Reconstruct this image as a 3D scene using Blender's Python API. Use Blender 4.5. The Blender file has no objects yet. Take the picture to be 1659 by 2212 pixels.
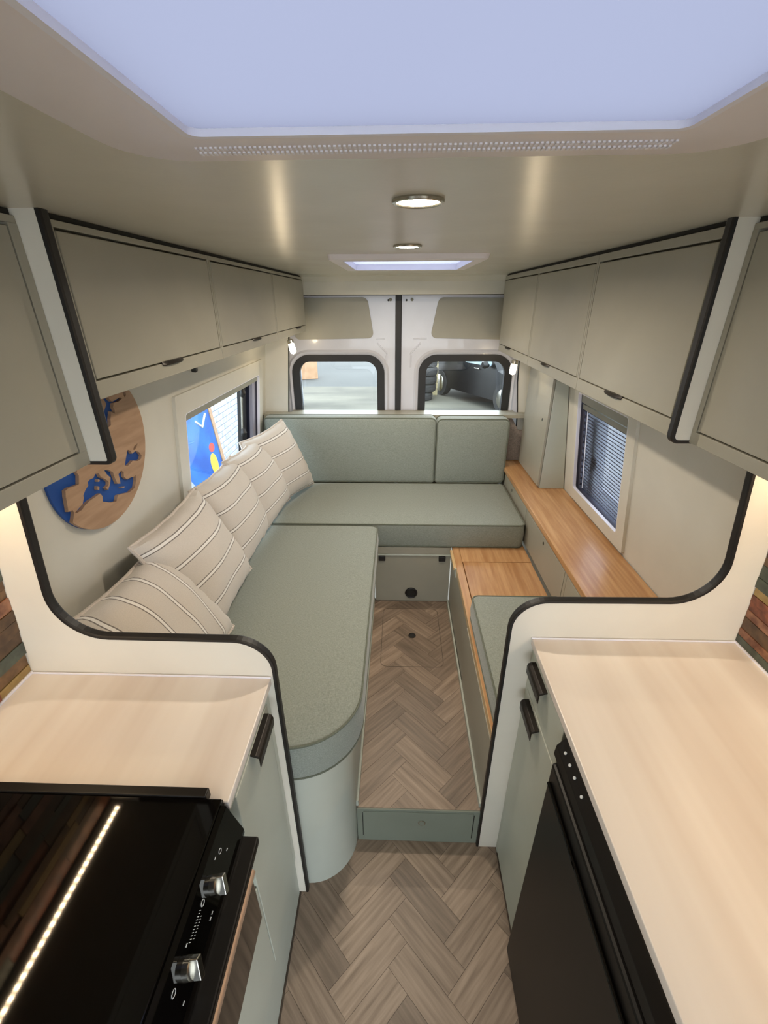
import bpy, bmesh, math, random
from mathutils import Vector, Matrix
from mathutils.geometry import tessellate_polygon
random.seed(7)
S = bpy.context.scene
COL = S.collection

# ------------------------------------------------------------------ camera
CAM_Z = 1.7
cam = bpy.data.cameras.new('camera')
cam.sensor_fit = 'VERTICAL'; cam.sensor_height = 36.0
cam.lens = 948.72 / 2212 * 36.0
cam.clip_start = 0.01; cam.clip_end = 200
camo = bpy.data.objects.new('camera', cam); COL.objects.link(camo)
P_, Y_, R_ = math.radians(25.7408), math.radians(1.91857), math.radians(-0.31082)
fw = Vector((-math.sin(Y_) * math.cos(P_), math.cos(Y_) * math.cos(P_), -math.sin(P_)))
rt = Vector((math.cos(Y_), math.sin(Y_), 0)); up = rt.cross(fw)
c_, s_ = math.cos(R_), math.sin(R_)
rr = c_ * rt + s_ * up; uu = -s_ * rt + c_ * up
camo.matrix_world = Matrix(((rr.x, uu.x, -fw.x, 0), (rr.y, uu.y, -fw.y, 0), (rr.z, uu.z, -fw.z, CAM_Z), (0, 0, 0, 1)))
S.camera = camo

# ------------------------------------------------------------------ world, exposure
w = bpy.data.worlds.new('world'); S.world = w; w.use_nodes = True
bg = w.node_tree.nodes['Background']
bg.inputs[0].default_value = (0.86, 0.93, 1.0, 1); bg.inputs[1].default_value = 3.6
S.view_settings.view_transform = 'Standard'; S.view_settings.look = 'None'
S.view_settings.exposure = 1.0; S.view_settings.gamma = 1.0
S.view_settings.use_curve_mapping = False
WARM = (1.0, 0.74, 0.45)

# ------------------------------------------------------------------ materials
def lin(c):
    return tuple(((v / 255) / 12.92 if v / 255 <= 0.04045 else ((v / 255 + 0.055) / 1.055) ** 2.4) for v in c) + (1,)

def base_mat(name):
    m = bpy.data.materials.new(name); m.use_nodes = True
    nt = m.node_tree; b = nt.nodes['Principled BSDF']
    return m, nt, b

def nd(nt, t, **kw):
    n = nt.nodes.new(t)
    for k, v in kw.items():
        if k in n.inputs: n.inputs[k].default_value = v
        else: setattr(n, k, v)
    return n

def mat(name, c1, c2=None, rough=0.5, metal=0.0, scale=(6, 6, 6), detail=4, bump=0.0, bscale=200, spec=0.5, rnd=0.0, coat=0.0, contrast=(0.35, 0.65)):
    m, nt, b = base_mat(name); L = nt.links.new
    b.inputs['Roughness'].default_value = rough; b.inputs['Metallic'].default_value = metal
    b.inputs['Specular IOR Level'].default_value = spec
    b.inputs['Coat Weight'].default_value = coat
    tc = nd(nt, 'ShaderNodeTexCoord')
    mp = nd(nt, 'ShaderNodeMapping'); mp.inputs['Scale'].default_value = scale
    L(tc.outputs['Object'], mp.inputs['Vector'])
    nz = nd(nt, 'ShaderNodeTexNoise', Scale=1.0, Detail=detail)
    L(mp.outputs[0], nz.inputs['Vector'])
    if c2 is None: c2 = tuple(max(0, v - 6) for v in c1)
    rp = nd(nt, 'ShaderNodeValToRGB')
    rp.color_ramp.elements[0].position = contrast[0]; rp.color_ramp.elements[1].position = contrast[1]
    rp.color_ramp.elements[0].color = lin(c2); rp.color_ramp.elements[1].color = lin(c1)
    L(nz.outputs['Fac'], rp.inputs['Fac'])
    out = rp.outputs['Color']
    if rnd:
        oi = nd(nt, 'ShaderNodeObjectInfo')
        add = nd(nt, 'ShaderNodeVectorMath', operation='ADD')
        ml = nd(nt, 'ShaderNodeMath', operation='MULTIPLY'); ml.inputs[1].default_value = 37.0
        L(oi.outputs['Random'], ml.inputs[0]); L(mp.outputs[0], add.inputs[0]); L(ml.outputs[0], add.inputs[1])
        L(add.outputs[0], nz.inputs['Vector'])
        mr = nd(nt, 'ShaderNodeMapRange'); mr.inputs['To Min'].default_value = 1 - rnd; mr.inputs['To Max'].default_value = 1 + rnd
        L(oi.outputs['Random'], mr.inputs['Value'])
        hs = nd(nt, 'ShaderNodeHueSaturation'); L(mr.outputs[0], hs.inputs['Value']); L(out, hs.inputs['Color']); out = hs.outputs[0]
    L(out, b.inputs['Base Color'])
    if bump:
        n2 = nd(nt, 'ShaderNodeTexNoise', Scale=bscale, Detail=3)
        L(tc.outputs['Object'], n2.inputs['Vector'])
        bp = nd(nt, 'ShaderNodeBump', Strength=bump, Distance=0.002)
        L(n2.outputs['Fac'], bp.inputs['Height']); L(bp.outputs[0], b.inputs['Normal'])
    return m

def emit(name, col, st):
    m = bpy.data.materials.new(name); m.use_nodes = True; nt = m.node_tree
    nt.nodes.clear(); e = nt.nodes.new('ShaderNodeEmission'); o = nt.nodes.new('ShaderNodeOutputMaterial')
    e.inputs[0].default_value = (*col, 1); e.inputs[1].default_value = st
    nt.links.new(e.outputs[0], o.inputs[0]); return m

def glass_mat(name, tint=(0.93, 0.96, 0.96), refl=1.0, haze=None):
    m = bpy.data.materials.new(name); m.use_nodes = True; nt = m.node_tree; nt.nodes.clear(); L = nt.links.new
    o = nt.nodes.new('ShaderNodeOutputMaterial'); t = nt.nodes.new('ShaderNodeBsdfTransparent'); g = nt.nodes.new('ShaderNodeBsdfGlossy')
    t.inputs[0].default_value = (*tint, 1); g.inputs['Roughness'].default_value = 0.02
    lw = nt.nodes.new('ShaderNodeLayerWeight'); lw.inputs[0].default_value = .5
    pw = nt.nodes.new('ShaderNodeMath'); pw.operation = 'POWER'; pw.inputs[1].default_value = 4.0; L(lw.outputs['Facing'], pw.inputs[0])
    f = nt.nodes.new('ShaderNodeMath'); f.operation = 'MULTIPLY_ADD'; f.inputs[1].default_value = .5; f.inputs[2].default_value = .03; L(pw.outputs[0], f.inputs[0])
    mx = nt.nodes.new('ShaderNodeMixShader'); L(f.outputs[0], mx.inputs[0]); L(t.outputs[0], mx.inputs[1]); L(g.outputs[0], mx.inputs[2])
    if haze:
        d = nt.nodes.new('ShaderNodeBsdfTranslucent'); d.inputs[0].default_value = (0.75, 0.80, 0.95, 1)
        m2 = nt.nodes.new('ShaderNodeMixShader'); m2.inputs[0].default_value = haze
        L(mx.outputs[0], m2.inputs[1]); L(d.outputs[0], m2.inputs[2]); L(m2.outputs[0], o.inputs[0])
    else: L(mx.outputs[0], o.inputs[0])
    return m

def translucent(name, col):
    m = bpy.data.materials.new(name); m.use_nodes = True; nt = m.node_tree; nt.nodes.clear(); L = nt.links.new
    o = nt.nodes.new('ShaderNodeOutputMaterial'); t = nt.nodes.new('ShaderNodeBsdfTranslucent'); t.inputs[0].default_value = (*col, 1)
    d = nt.nodes.new('ShaderNodeBsdfDiffuse'); d.inputs[0].default_value = (*col, 1)
    mx = nt.nodes.new('ShaderNodeMixShader'); mx.inputs[0].default_value = 0.25
    tc = nd(nt, 'ShaderNodeTexCoord'); nz = nd(nt, 'ShaderNodeTexNoise', Scale=3.0, Detail=2)
    L(tc.outputs['Object'], nz.inputs['Vector'])
    rp = nd(nt, 'ShaderNodeValToRGB'); rp.color_ramp.elements[0].color = (*[v * .93 for v in col], 1); rp.color_ramp.elements[1].color = (*col, 1)
    L(nz.outputs['Fac'], rp.inputs['Fac']); L(rp.outputs['Color'], t.inputs[0])
    L(t.outputs[0], mx.inputs[1]); L(d.outputs[0], mx.inputs[2]); L(mx.outputs[0], o.inputs[0]); return m

def fabric(name, c1, c2):
    m, nt, b = base_mat(name); L = nt.links.new
    b.inputs['Roughness'].default_value = 0.85; b.inputs['Sheen Weight'].default_value = 0.25; b.inputs['Specular IOR Level'].default_value = 0.25
    tc = nd(nt, 'ShaderNodeTexCoord')
    mix = None; outs = []
    for sc in ((900, 120, 500), (120, 900, 500)):
        mp = nd(nt, 'ShaderNodeMapping'); mp.inputs['Scale'].default_value = sc
        L(tc.outputs['Object'], mp.inputs['Vector'])
        nz = nd(nt, 'ShaderNodeTexNoise', Scale=1.0, Detail=2); L(mp.outputs[0], nz.inputs['Vector']); outs.append(nz)
    ad = nd(nt, 'ShaderNodeMath', operation='ADD'); L(outs[0].outputs['Fac'], ad.inputs[0]); L(outs[1].outputs['Fac'], ad.inputs[1])
    hf = nd(nt, 'ShaderNodeMath', operation='MULTIPLY'); hf.inputs[1].default_value = 0.5; L(ad.outputs[0], hf.inputs[0])
    rp = nd(nt, 'ShaderNodeValToRGB'); rp.color_ramp.elements[0].position = .38; rp.color_ramp.elements[1].position = .62
    rp.color_ramp.elements[0].color = lin(c2); rp.color_ramp.elements[1].color = lin(c1)
    L(hf.outputs[0], rp.inputs['Fac']); L(rp.outputs['Color'], b.inputs['Base Color'])
    bp = nd(nt, 'ShaderNodeBump', Strength=0.25, Distance=0.001); L(hf.outputs[0], bp.inputs['Height']); L(bp.outputs[0], b.inputs['Normal'])
    return m

def stripe_mat():
    m, nt, b = base_mat('striped_linen'); L = nt.links.new
    b.inputs['Roughness'].default_value = 0.9; b.inputs['Sheen Weight'].default_value = 0.2; b.inputs['Specular IOR Level'].default_value = 0.2
    uv = nd(nt, 'ShaderNodeUVMap'); sp = nd(nt, 'ShaderNodeSeparateXYZ'); L(uv.outputs[0], sp.inputs[0])
    ml = nd(nt, 'ShaderNodeMath', operation='MULTIPLY'); ml.inputs[1].default_value = 4.6; L(sp.outputs['Y'], ml.inputs[0])
    fr = nd(nt, 'ShaderNodeMath', operation='FRACT'); L(ml.outputs[0], fr.inputs[0])
    rp = nd(nt, 'ShaderNodeValToRGB'); cr = rp.color_ramp; cr.interpolation = 'CONSTANT'
    base, dark, white = lin((214, 207, 199)), lin((128, 122, 118)), lin((242, 239, 235))
    cr.elements[0].position = 0; cr.elements[0].color = base
    cr.elements[1].position = 0.40; cr.elements[1].color = dark
    for p, c in ((0.435, white), (0.535, dark), (0.57, base)):
        e = cr.elements.new(p); e.color = c
    L(fr.outputs[0], rp.inputs['Fac'])
    tc = nd(nt, 'ShaderNodeTexCoord'); nz = nd(nt, 'ShaderNodeTexNoise', Scale=500, Detail=2); L(tc.outputs['Object'], nz.inputs['Vector'])
    mx = nd(nt, 'ShaderNodeMixRGB', blend_type='MULTIPLY'); mx.inputs['Fac'].default_value = 0.25
    L(rp.outputs['Color'], mx.inputs['Color1']); L(nz.outputs['Fac'], mx.inputs['Color2']); L(mx.outputs[0], b.inputs['Base Color'])
    bp = nd(nt, 'ShaderNodeBump', Strength=0.15, Distance=0.001); L(nz.outputs['Fac'], bp.inputs['Height']); L(bp.outputs[0], b.inputs['Normal'])
    return m

def oak_mat(name, c1, c2):
    m = mat(name, c1, c2, rough=0.32, scale=(60, 4, 60), detail=6, contrast=(.3, .7), spec=.5)
    return m

M = {}
M['ceiling'] = mat('ceiling_satin_paint', (208, 205, 192), (203, 200, 187), rough=0.27, bump=0.05, bscale=90, spec=.5)
M['wall'] = mat('wall_cream_paint', (212, 209, 198), (207, 204, 193), rough=0.45)
M['sage'] = mat('sage_cabinet_paint', (164, 161, 147), (159, 156, 142), rough=0.38)
M['base'] = mat('pale_sage_paint', (186, 191, 180), (181, 186, 175), rough=0.4)
M['step'] = mat('step_sage_paint', (130, 137, 125), (124, 131, 119), rough=0.45)
M['white'] = mat('partition_white_laminate', (226, 221, 208), (221, 216, 203), rough=0.35)
M['metalwhite'] = mat('white_van_metal', (206, 207, 216), (200, 201, 210), rough=0.25, coat=.3)
M['black'] = mat('black_rubber_trim', (30, 28, 27), (22, 20, 20), rough=0.5)
M['blackmetal'] = mat('black_metal_handle', (40, 34, 30), (34, 29, 26), rough=0.4, metal=.4)
M['dark'] = mat('dark_gap', (34, 33, 29), (28, 27, 24), rough=0.8)
M['seat'] = fabric('sage_woven_fabric', (152, 158, 150), (124, 131, 123))
M['piping'] = fabric('sage_piping_fabric', (108, 113, 100), (90, 96, 84))
M['pillow'] = stripe_mat()
M['pillowpipe'] = fabric('linen_piping', (210, 200, 190), (184, 174, 165))
M['oak'] = oak_mat('oak_worktop', (206, 162, 116), (174, 126, 82))
M['pine'] = oak_mat('pine_edge', (216, 190, 146), (198, 164, 116))
M['counter'] = mat('pale_streaked_worktop', (228, 222, 216), (211, 200, 191), rough=0.35, scale=(11, .7, 11), detail=3, contrast=(.34, .66))
M['plank'] = mat('herringbone_vinyl_plank', (168, 147, 128), (110, 93, 78), rough=0.42, scale=(6, 85, 40), detail=7, bump=.1, bscale=150, rnd=.26, contrast=(.22, .78))
M['groutdark'] = mat('dark_floor_joint', (92, 80, 70), (82, 72, 63), rough=.8)
M['hob'] = mat('black_glass', (8, 7, 6), (6, 5, 5), rough=0.04, spec=.33)
M['fridge'] = mat('black_fridge_plastic', (17, 14, 12), (14, 12, 10), rough=0.42, spec=.3)
M['chrome'] = mat('satin_chrome', (190, 188, 180), (180, 178, 170), rough=0.25, metal=1)
M['copperbar'] = mat('brushed_bronze_bar', (206, 176, 152), (194, 164, 140), rough=0.4, metal=.6)
M['print'] = mat('white_print', (215, 220, 222), (205, 210, 212), rough=.6)
M['glass'] = glass_mat('window_glass')
M['acrylic'] = glass_mat('acrylic_window', (0.92, 0.96, 0.98))
M['blindmesh'] = glass_mat('blind_mesh', (0.72, 0.73, 0.82), haze=.12)
M['milk'] = translucent('milky_skylight', (0.105, 0.108, 0.142))
M['milk2'] = translucent('clear_hatch_pane', (0.20, 0.205, 0.27))
M['plasticwhite'] = mat('white_plastic_frame', (236, 230, 233), (231, 225, 228), rough=.4)
M['brightedge'] = mat('bright_white_seal', (240, 240, 250), (234, 234, 245), rough=.5)
M['led'] = emit('led_strip_warm', WARM, 40)
_nt = M['led'].node_tree; _e = [n for n in _nt.nodes if n.type == 'EMISSION'][0]
_tc = nd(_nt, 'ShaderNodeTexCoord'); _sp = nd(_nt, 'ShaderNodeSeparateXYZ'); _nt.links.new(_tc.outputs['Object'], _sp.inputs[0])
_m = nd(_nt, 'ShaderNodeMath', operation='MULTIPLY'); _m.inputs[1].default_value = 2 * math.pi / .0166; _nt.links.new(_sp.outputs['Y'], _m.inputs[0])
_s = nd(_nt, 'ShaderNodeMath', operation='SINE'); _nt.links.new(_m.outputs[0], _s.inputs[0])
_a = nd(_nt, 'ShaderNodeMath', operation='MULTIPLY_ADD'); _a.inputs[1].default_value = 24; _a.inputs[2].default_value = 40; _nt.links.new(_s.outputs[0], _a.inputs[0]); _nt.links.new(_a.outputs[0], _e.inputs[1])
M['bulb'] = emit('bulb_warm', (1.0, 0.80, 0.52), 24)
M['lens'] = emit('downlight_lens', (1.0, 0.84, 0.6), 45)
M['sea'] = mat('blue_sea_resin', (18, 78, 158), (12, 66, 140), rough=.5)
M['mapwood'] = mat('map_birch_wood', (176, 144, 116), (160, 128, 101), rough=.6, scale=(8, 8, 60))
M['alu'] = mat('grey_aluminium_track', (176, 174, 188), (168, 166, 180), rough=.4, metal=.3)
M['blindcloth'] = mat('grey_blind_cassette', (150, 150, 138), (142, 142, 130), rough=.6)
M['slat'] = mat('dark_blind_pleat', (62, 62, 78), (54, 54, 70), rough=.7)
M['concrete'] = mat('workshop_concrete', (100, 97, 86), (72, 70, 63), rough=.9, scale=(.5, .9, .5), detail=8)
M['concrete2'] = mat('grey_asphalt', (76, 77, 76), (68, 69, 68), rough=.9, scale=(.4, .4, .4), detail=6)
M['brick'] = mat('white_painted_brick', (196, 199, 206), (172, 175, 183), rough=.7, scale=(12, 12, 12), rnd=.05, bump=.3, bscale=60)
M['mortar'] = mat('pale_mortar', (150, 154, 162), (138, 142, 150), rough=.9)
M['tyre'] = mat('tyre_rubber', (52, 52, 52), (38, 38, 38), rough=.8, scale=(20, 20, 20))
M['carpaint'] = mat('black_car_paint', (16, 18, 21), (12, 14, 17), rough=.3, spec=.35)
M['vanpaint'] = mat('white_van_paint', (158, 164, 172), (150, 156, 165), rough=.3)
M['carglass'] = mat('car_glass', (120, 140, 150), (110, 130, 142), rough=.05)
M['card'] = mat('cardboard', (176, 142, 112), (162, 128, 98), rough=.85)
M['pallet'] = mat('pallet_wood', (190, 178, 140), (168, 156, 120), rough=.8, scale=(30, 4, 4))
M['blueboard'] = mat('blue_painted_board', (30, 100, 178), (16, 70, 150), rough=.6, scale=(3, 3, 3), detail=6)
M['yellow'] = mat('yellow_paint', (240, 205, 60), None, rough=.6)
M['green'] = mat('green_paint', (110, 210, 80), None, rough=.6)
M['red'] = mat('red_paint', (215, 70, 60), None, rough=.6)
M['carpet'] = mat('grey_lining_carpet', (158, 146, 138), (132, 122, 116), rough=.95, scale=(150, 150, 150))
for i, (a, b_) in enumerate((((122, 90, 58), (84, 60, 38)), ((168, 140, 86), (146, 118, 68)), ((150, 84, 56), (92, 46, 30)), ((84, 92, 80), (62, 68, 60)), ((96, 70, 46), (66, 46, 30)), ((160, 112, 84), (104, 62, 44)))):
    M['tile%d' % i] = mat('slate_copper_tile', a, b_, rough=.4, scale=(40, 40, 40), detail=6, rnd=.1)

# ------------------------------------------------------------------ mesh helpers
WL = {}          # object -> world offset of its origin

class MB:
    def __init__(s): s.v = []; s.f = []; s.uv = None; s.smooth = False
    def add(s, vs, fs):
        n = len(s.v); s.v += [Vector(p) for p in vs]; s.f += [tuple(i + n for i in f) for f in fs]; return s
    def box(s, x0, x1, y0, y1, z0, z1):
        vs = [(x, y, z) for z in (z0, z1) for y in (y0, y1) for x in (x0, x1)]
        return s.add(vs, [(0, 2, 3, 1), (4, 5, 7, 6), (0, 1, 5, 4), (2, 6, 7, 3), (0, 4, 6, 2), (1, 3, 7, 5)])
    def hexa(s, a, b):      # two quads of four points each
        return s.add(list(a) + list(b), [(3, 2, 1, 0), (4, 5, 6, 7), (0, 1, 5, 4), (1, 2, 6, 5), (2, 3, 7, 6), (3, 0, 4, 7)])
    def plate(s, outline, holes, fn, t0, t1):
        loops = [outline] + list(holes)
        tri = tessellate_polygon([[Vector((p[0], p[1], 0)) for p in l] for l in loops])
        pts = [p for l in loops for p in l]; n = len(pts)
        vs = [fn(p[0], p[1], t0) for p in pts] + [fn(p[0], p[1], t1) for p in pts]
        fs = [tuple(t) for t in tri] + [tuple(i + n for i in reversed(t)) for t in tri]
        k = 0
        for l in loops:
            m = len(l)
            for i in range(m):
                a, b = k + i, k + (i + 1) % m
                fs.append((a, b, b + n, a + n))
            k += m
        return s.add(vs, fs)
    def tube(s, path, r, n=8, closed=False, caps=True):
        path = [Vector(p) for p in path]; m = len(path); rings = []
        ref = None
        for i, p in enumerate(path):
            a = path[(i - 1) % m] if (closed or i > 0) else p
            b = path[(i + 1) % m] if (closed or i < m - 1) else p
            d = (b - a).normalized()
            if ref is None: ref = Vector((0, 0, 1)) if abs(d.z) < .9 else Vector((1, 0, 0))
            u = (ref - d * ref.dot(d))
            if u.length < 1e-6: u = d.orthogonal()
            u.normalize(); v = d.cross(u); ref = u
            rad = r[i] if isinstance(r, (list, tuple)) else r
            rings.append([p + (u * math.cos(2 * math.pi * k / n) + v * math.sin(2 * math.pi * k / n)) * rad for k in range(n)])
        vs = [q for g in rings for q in g]; fs = []
        for i in range(m if closed else m - 1):
            j = (i + 1) % m
            for k in range(n):
                fs.append((i * n + k, i * n + (k + 1) % n, j * n + (k + 1) % n, j * n + k))
        if caps and not closed:
            fs.append(tuple(reversed(range(n)))); fs.append(tuple((m - 1) * n + k for k in range(n)))
        s.smooth = True
        return s.add(vs, fs)
    def cyl(s, c, axis, r0, r1, h, n=24):
        c = Vector(c); ax = Vector(axis).normalized()
        return s.tube([c, c + ax * h], [r0, r1], n)
    def build(s, name, m, parent=None, bevel=0, seg=2, smooth=None):
        lo = Vector((min(v.x for v in s.v), min(v.y for v in s.v), min(v.z for v in s.v)))
        hi = Vector((max(v.x for v in s.v), max(v.y for v in s.v), max(v.z for v in s.v)))
        c = (lo + hi) / 2; c.z = lo.z if parent is None else c.z
        me = bpy.data.meshes.new(name)
        me.from_pydata([v - c for v in s.v], [], s.f)
        bm = bmesh.new(); bm.from_mesh(me)
        bmesh.ops.recalc_face_normals(bm, faces=bm.faces[:])
        if bevel:
            bmesh.ops.remove_doubles(bm, verts=bm.verts[:], dist=1e-6)
            ed = [e for e in bm.edges if len(e.link_faces) == 2 and e.calc_face_angle(0) > .5]
            bmesh.ops.bevel(bm, geom=ed, offset=bevel, segments=seg, profile=.5, affect='EDGES', clamp_overlap=True)
        if s.uv:
            lay = bm.loops.layers.uv.new('UVMap')
            bm.verts.ensure_lookup_table()
            for f in bm.faces:
                for l in f.loops: l[lay].uv = s.uv[l.vert.index]
        bm.to_mesh(me); bm.free()
        if smooth or (smooth is None and s.smooth):
            for p in me.polygons: p.use_smooth = True
            try: me.set_sharp_from_angle(angle=math.radians(35))
            except Exception: pass
        me.materials.append(M[m] if isinstance(m, str) else m)
        o = bpy.data.objects.new(name, me); COL.objects.link(o)
        WL[o.name] = c
        if parent is not None:
            o.parent = parent; o.location = c - WL[parent.name]
        else: o.location = c
        return o

def thing(name, label, cat, loc, group=None):
    o = bpy.data.objects.new(name, None); COL.objects.link(o); o.empty_display_size = .05
    o.location = loc; WL[o.name] = Vector(loc)
    return tag(o, label, cat, group)
def tag(o, label, cat, group=None):
    o['label'] = label; o['category'] = cat
    if group: o['group'] = group
    return o
def struct(o, label=None, cat=None):
    o['kind'] = 'structure'
    if label: o['label'] = label
    if cat: o['category'] = cat
    return o
def root_struct(name, loc, label, cat):
    o = bpy.data.objects.new(name, None); COL.objects.link(o); o.location = loc; WL[o.name] = Vector(loc); o.empty_display_size = .05
    return struct(o, label, cat)
def box(name, m, parent, x0, x1, y0, y1, z0, z1, bevel=.0015):
    return MB().box(min(x0, x1), max(x0, x1), min(y0, y1), max(y0, y1), min(z0, z1), max(z0, z1)).build(name, m, parent, bevel)

def fillet(pts, radii, n=8, closed=False):
    out = []; m = len(pts)
    for i, p in enumerate(pts):
        r = radii[i] if isinstance(radii, (list, tuple)) else radii
        p = Vector((p[0], p[1]))
        if r <= 0 or (not closed and i in (0, m - 1)): out.append(tuple(p)); continue
        a = (Vector(pts[i - 1][:2]) - p); b = (Vector(pts[(i + 1) % m][:2]) - p)
        la, lb = a.length, b.length; a.normalize(); b.normalize()
        ang = a.angle(b); d = min(r / math.tan(ang / 2), la * .49, lb * .49); r2 = d * math.tan(ang / 2)
        c = p + (a + b).normalized() * (r2 / math.sin(ang / 2))
        s0 = p + a * d - c; s1 = p + b * d - c
        a0 = math.atan2(s0.y, s0.x); a1 = math.atan2(s1.y, s1.x)
        da = (a1 - a0 + math.pi) % (2 * math.pi) - math.pi
        for k in range(n + 1):
            t = a0 + da * k / n; out.append((c.x + r2 * math.cos(t), c.y + r2 * math.sin(t)))
    return out
def rrect(x0, x1, y0, y1, r, n=6):
    return fillet([(x0, y0), (x1, y0), (x1, y1), (x0, y1)], r, n, True)

def cushion(name, m, parent, x0, x1, y0, y1, z0, z1, rad, fn=None, edge=.012, crown=.006, n=8):
    """soft foam cushion over a rounded rectangle (a,b) with thickness along c; fn maps (a,b,c) to world"""
    fn = fn or (lambda a, b, c: (a, b, c))
    mb = MB(); rings = []
    prof = []
    for k in range(5):
        t = math.pi / 2 * k / 4
        prof.append((edge * (1 - math.sin(t)), z0 + edge * (1 - math.cos(t))))
    prof.append((-.004, (z0 + z1) / 2))
    for k in range(5):
        t = math.pi / 2 * k / 4
        prof.append((edge * (1 - math.cos(t)), z1 - edge * (1 - math.sin(t))))
    for k, dd in enumerate((.03, .06, .1, .15)):
        prof.append((edge + dd, z1 + crown * (1 - (1 - (k + 1) / 4) ** 2)))
    mn = min(x1 - x0, y1 - y0) / 2
    for d, z in prof:
        d = min(d, mn * .9)
        rr_ = [max(.004, q - d) for q in rad]
        rings.append([Vector(fn(a, b, z)) for a, b in rrect(x0 + d, x1 - d, y0 + d, y1 - d, rr_, n)])
    N = len(rings[0]); vs = [p for g in rings for p in g]; fs = []
    for i in range(len(rings) - 1):
        for k in range(N):
            fs.append((i * N + k, i * N + (k + 1) % N, (i + 1) * N + (k + 1) % N, (i + 1) * N + k))
    fs.append(tuple(reversed(range(N)))); fs.append(tuple((len(rings) - 1) * N + k for k in range(N)))
    mb.add(vs, fs); mb.smooth = True
    o = mb.build(name, m, parent, smooth=True)
    for zz in (z1 - edge * .3, z0 + edge * .3):
        d = edge * .12
        p = MB().tube([fn(a, b, zz) for a, b in rrect(x0 + d, x1 - d, y0 + d, y1 - d, [max(.004, q - d) for q in rad], n)], .0035, 6, True)
        p.build('piping', 'piping', o)
    return o

# ------------------------------------------------------------------ measures
ZC = 1.82                      # ceiling
HS = 0.178                     # raised rear floor
YS = 0.888                     # step
YL, YR = 0.729, 0.874          # faces of the two partitions
YD = 2.80                      # rear doors
YF = -2.4                      # front of the living space
def wl(z, d=0): return -(0.85 - .12 * (z - .95)) - d
def wr(z, d=0): return (0.885 - .12 * (z - .95)) + d

# ------------------------------------------------------------------ shell: walls
def wall_panel(mb, side, y0, y1, z0, z1, t=.04):
    f = wl if side < 0 else wr; s = -1 if side < 0 else 1
    a = [(f(z0), y0, z0), (f(z0), y1, z0), (f(z1), y1, z1), (f(z1), y0, z1)]
    b = [(p[0] + s * t, p[1], p[2]) for p in a]
    mb.hexa(a, b)
def wall(side, openings, name, label):
    openings = [(o[0] - .006, o[1] + .006, o[2] - .006, o[3] + .006) for o in openings]
    mb = MB(); ys = sorted({YF, YD + .05} | {v for o in openings for v in o[:2]})
    for i in range(len(ys) - 1):
        y0, y1 = ys[i], ys[i + 1]; zs = [0, ZC + .03]; hit = None
        for o in openings:
            if o[0] <= y0 and y1 <= o[1]: hit = o
        if hit: wall_panel(mb, side, y0, y1, 0, hit[2]); wall_panel(mb, side, y0, y1, hit[3], ZC + .03)
        else: wall_panel(mb, side, y0, y1, 0, ZC + .03)
    return struct(mb.build(name, 'wall', None), label, 'wall')
LW = (1.615, 2.575, .80, 1.318); RW = (1.60, 2.085, .845, 1.312)
CABW_L = (-2.2, -1.2, .85, 1.65); CABW_R = (-1.75, -.52, .02, 1.76)
wall(-1, [LW, CABW_L], 'wall_left', 'cream painted van wall behind the long sofa')
wall(1, [RW, CABW_R], 'wall_right', 'cream painted van wall above the oak ledge')
# front end with windscreen opening
mb = MB(); mb.plate([(-1.0, 0), (1.0, 0), (1.0, ZC + .03), (-1.0, ZC + .03)], [rrect(-.84, .84, .62, 1.74, .08)], lambda a, b, t: (a, YF - t, b), 0, .04)
struct(mb.build('wall_front', 'wall', None), 'cab end of the van behind the viewer', 'wall')

# ceiling with two hatch openings
SK = (-.172, .225, .03, .443)        # front skylight opening
RH = (-.170, .222, 1.50, 1.93)       # rear hatch opening
mb = MB(); mb.plate([(-1.0, YF), (1.0, YF), (1.0, 2.62), (-1.0, 2.62)], [rrect(SK[0] - .006, SK[1] + .006, SK[2] - .006, SK[3] + .006, .02), rrect(RH[0] - .006, RH[1] + .006, RH[2] - .006, RH[3] + .006, .015)], lambda a, b, t: (a, b, ZC + t), 0, .03)
ceil = struct(mb.build('ceiling', 'ceiling', None), 'satin cream ceiling lining', 'ceiling')
# header above the rear doors
mb = MB(); prof = [(2.56, ZC), (2.60, ZC - .006), (2.625, ZC - .03), (2.632, ZC - .093), (2.66, ZC - .093), (2.66, ZC + .03), (2.56, ZC + .03)]
mb.plate(prof, [], lambda a, b, t: (t, a, b), -.95, .95)
hd = struct(mb.build('trim_1', 'ceiling', None, smooth=False), 'cream header panel above the rear doors', 'trim')
box('shadow_strip', 'dark', hd, -.6, .62, 2.633, 2.655, ZC - .096, ZC - .0925, 0)
mb = MB(); mb.box(-.9, .9, 2.66, 2.80, ZC - .06, ZC + .03)
struct(mb.build('trim_2', 'metalwhite', None), 'white metal roof edge over the rear doors', 'trim')

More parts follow.
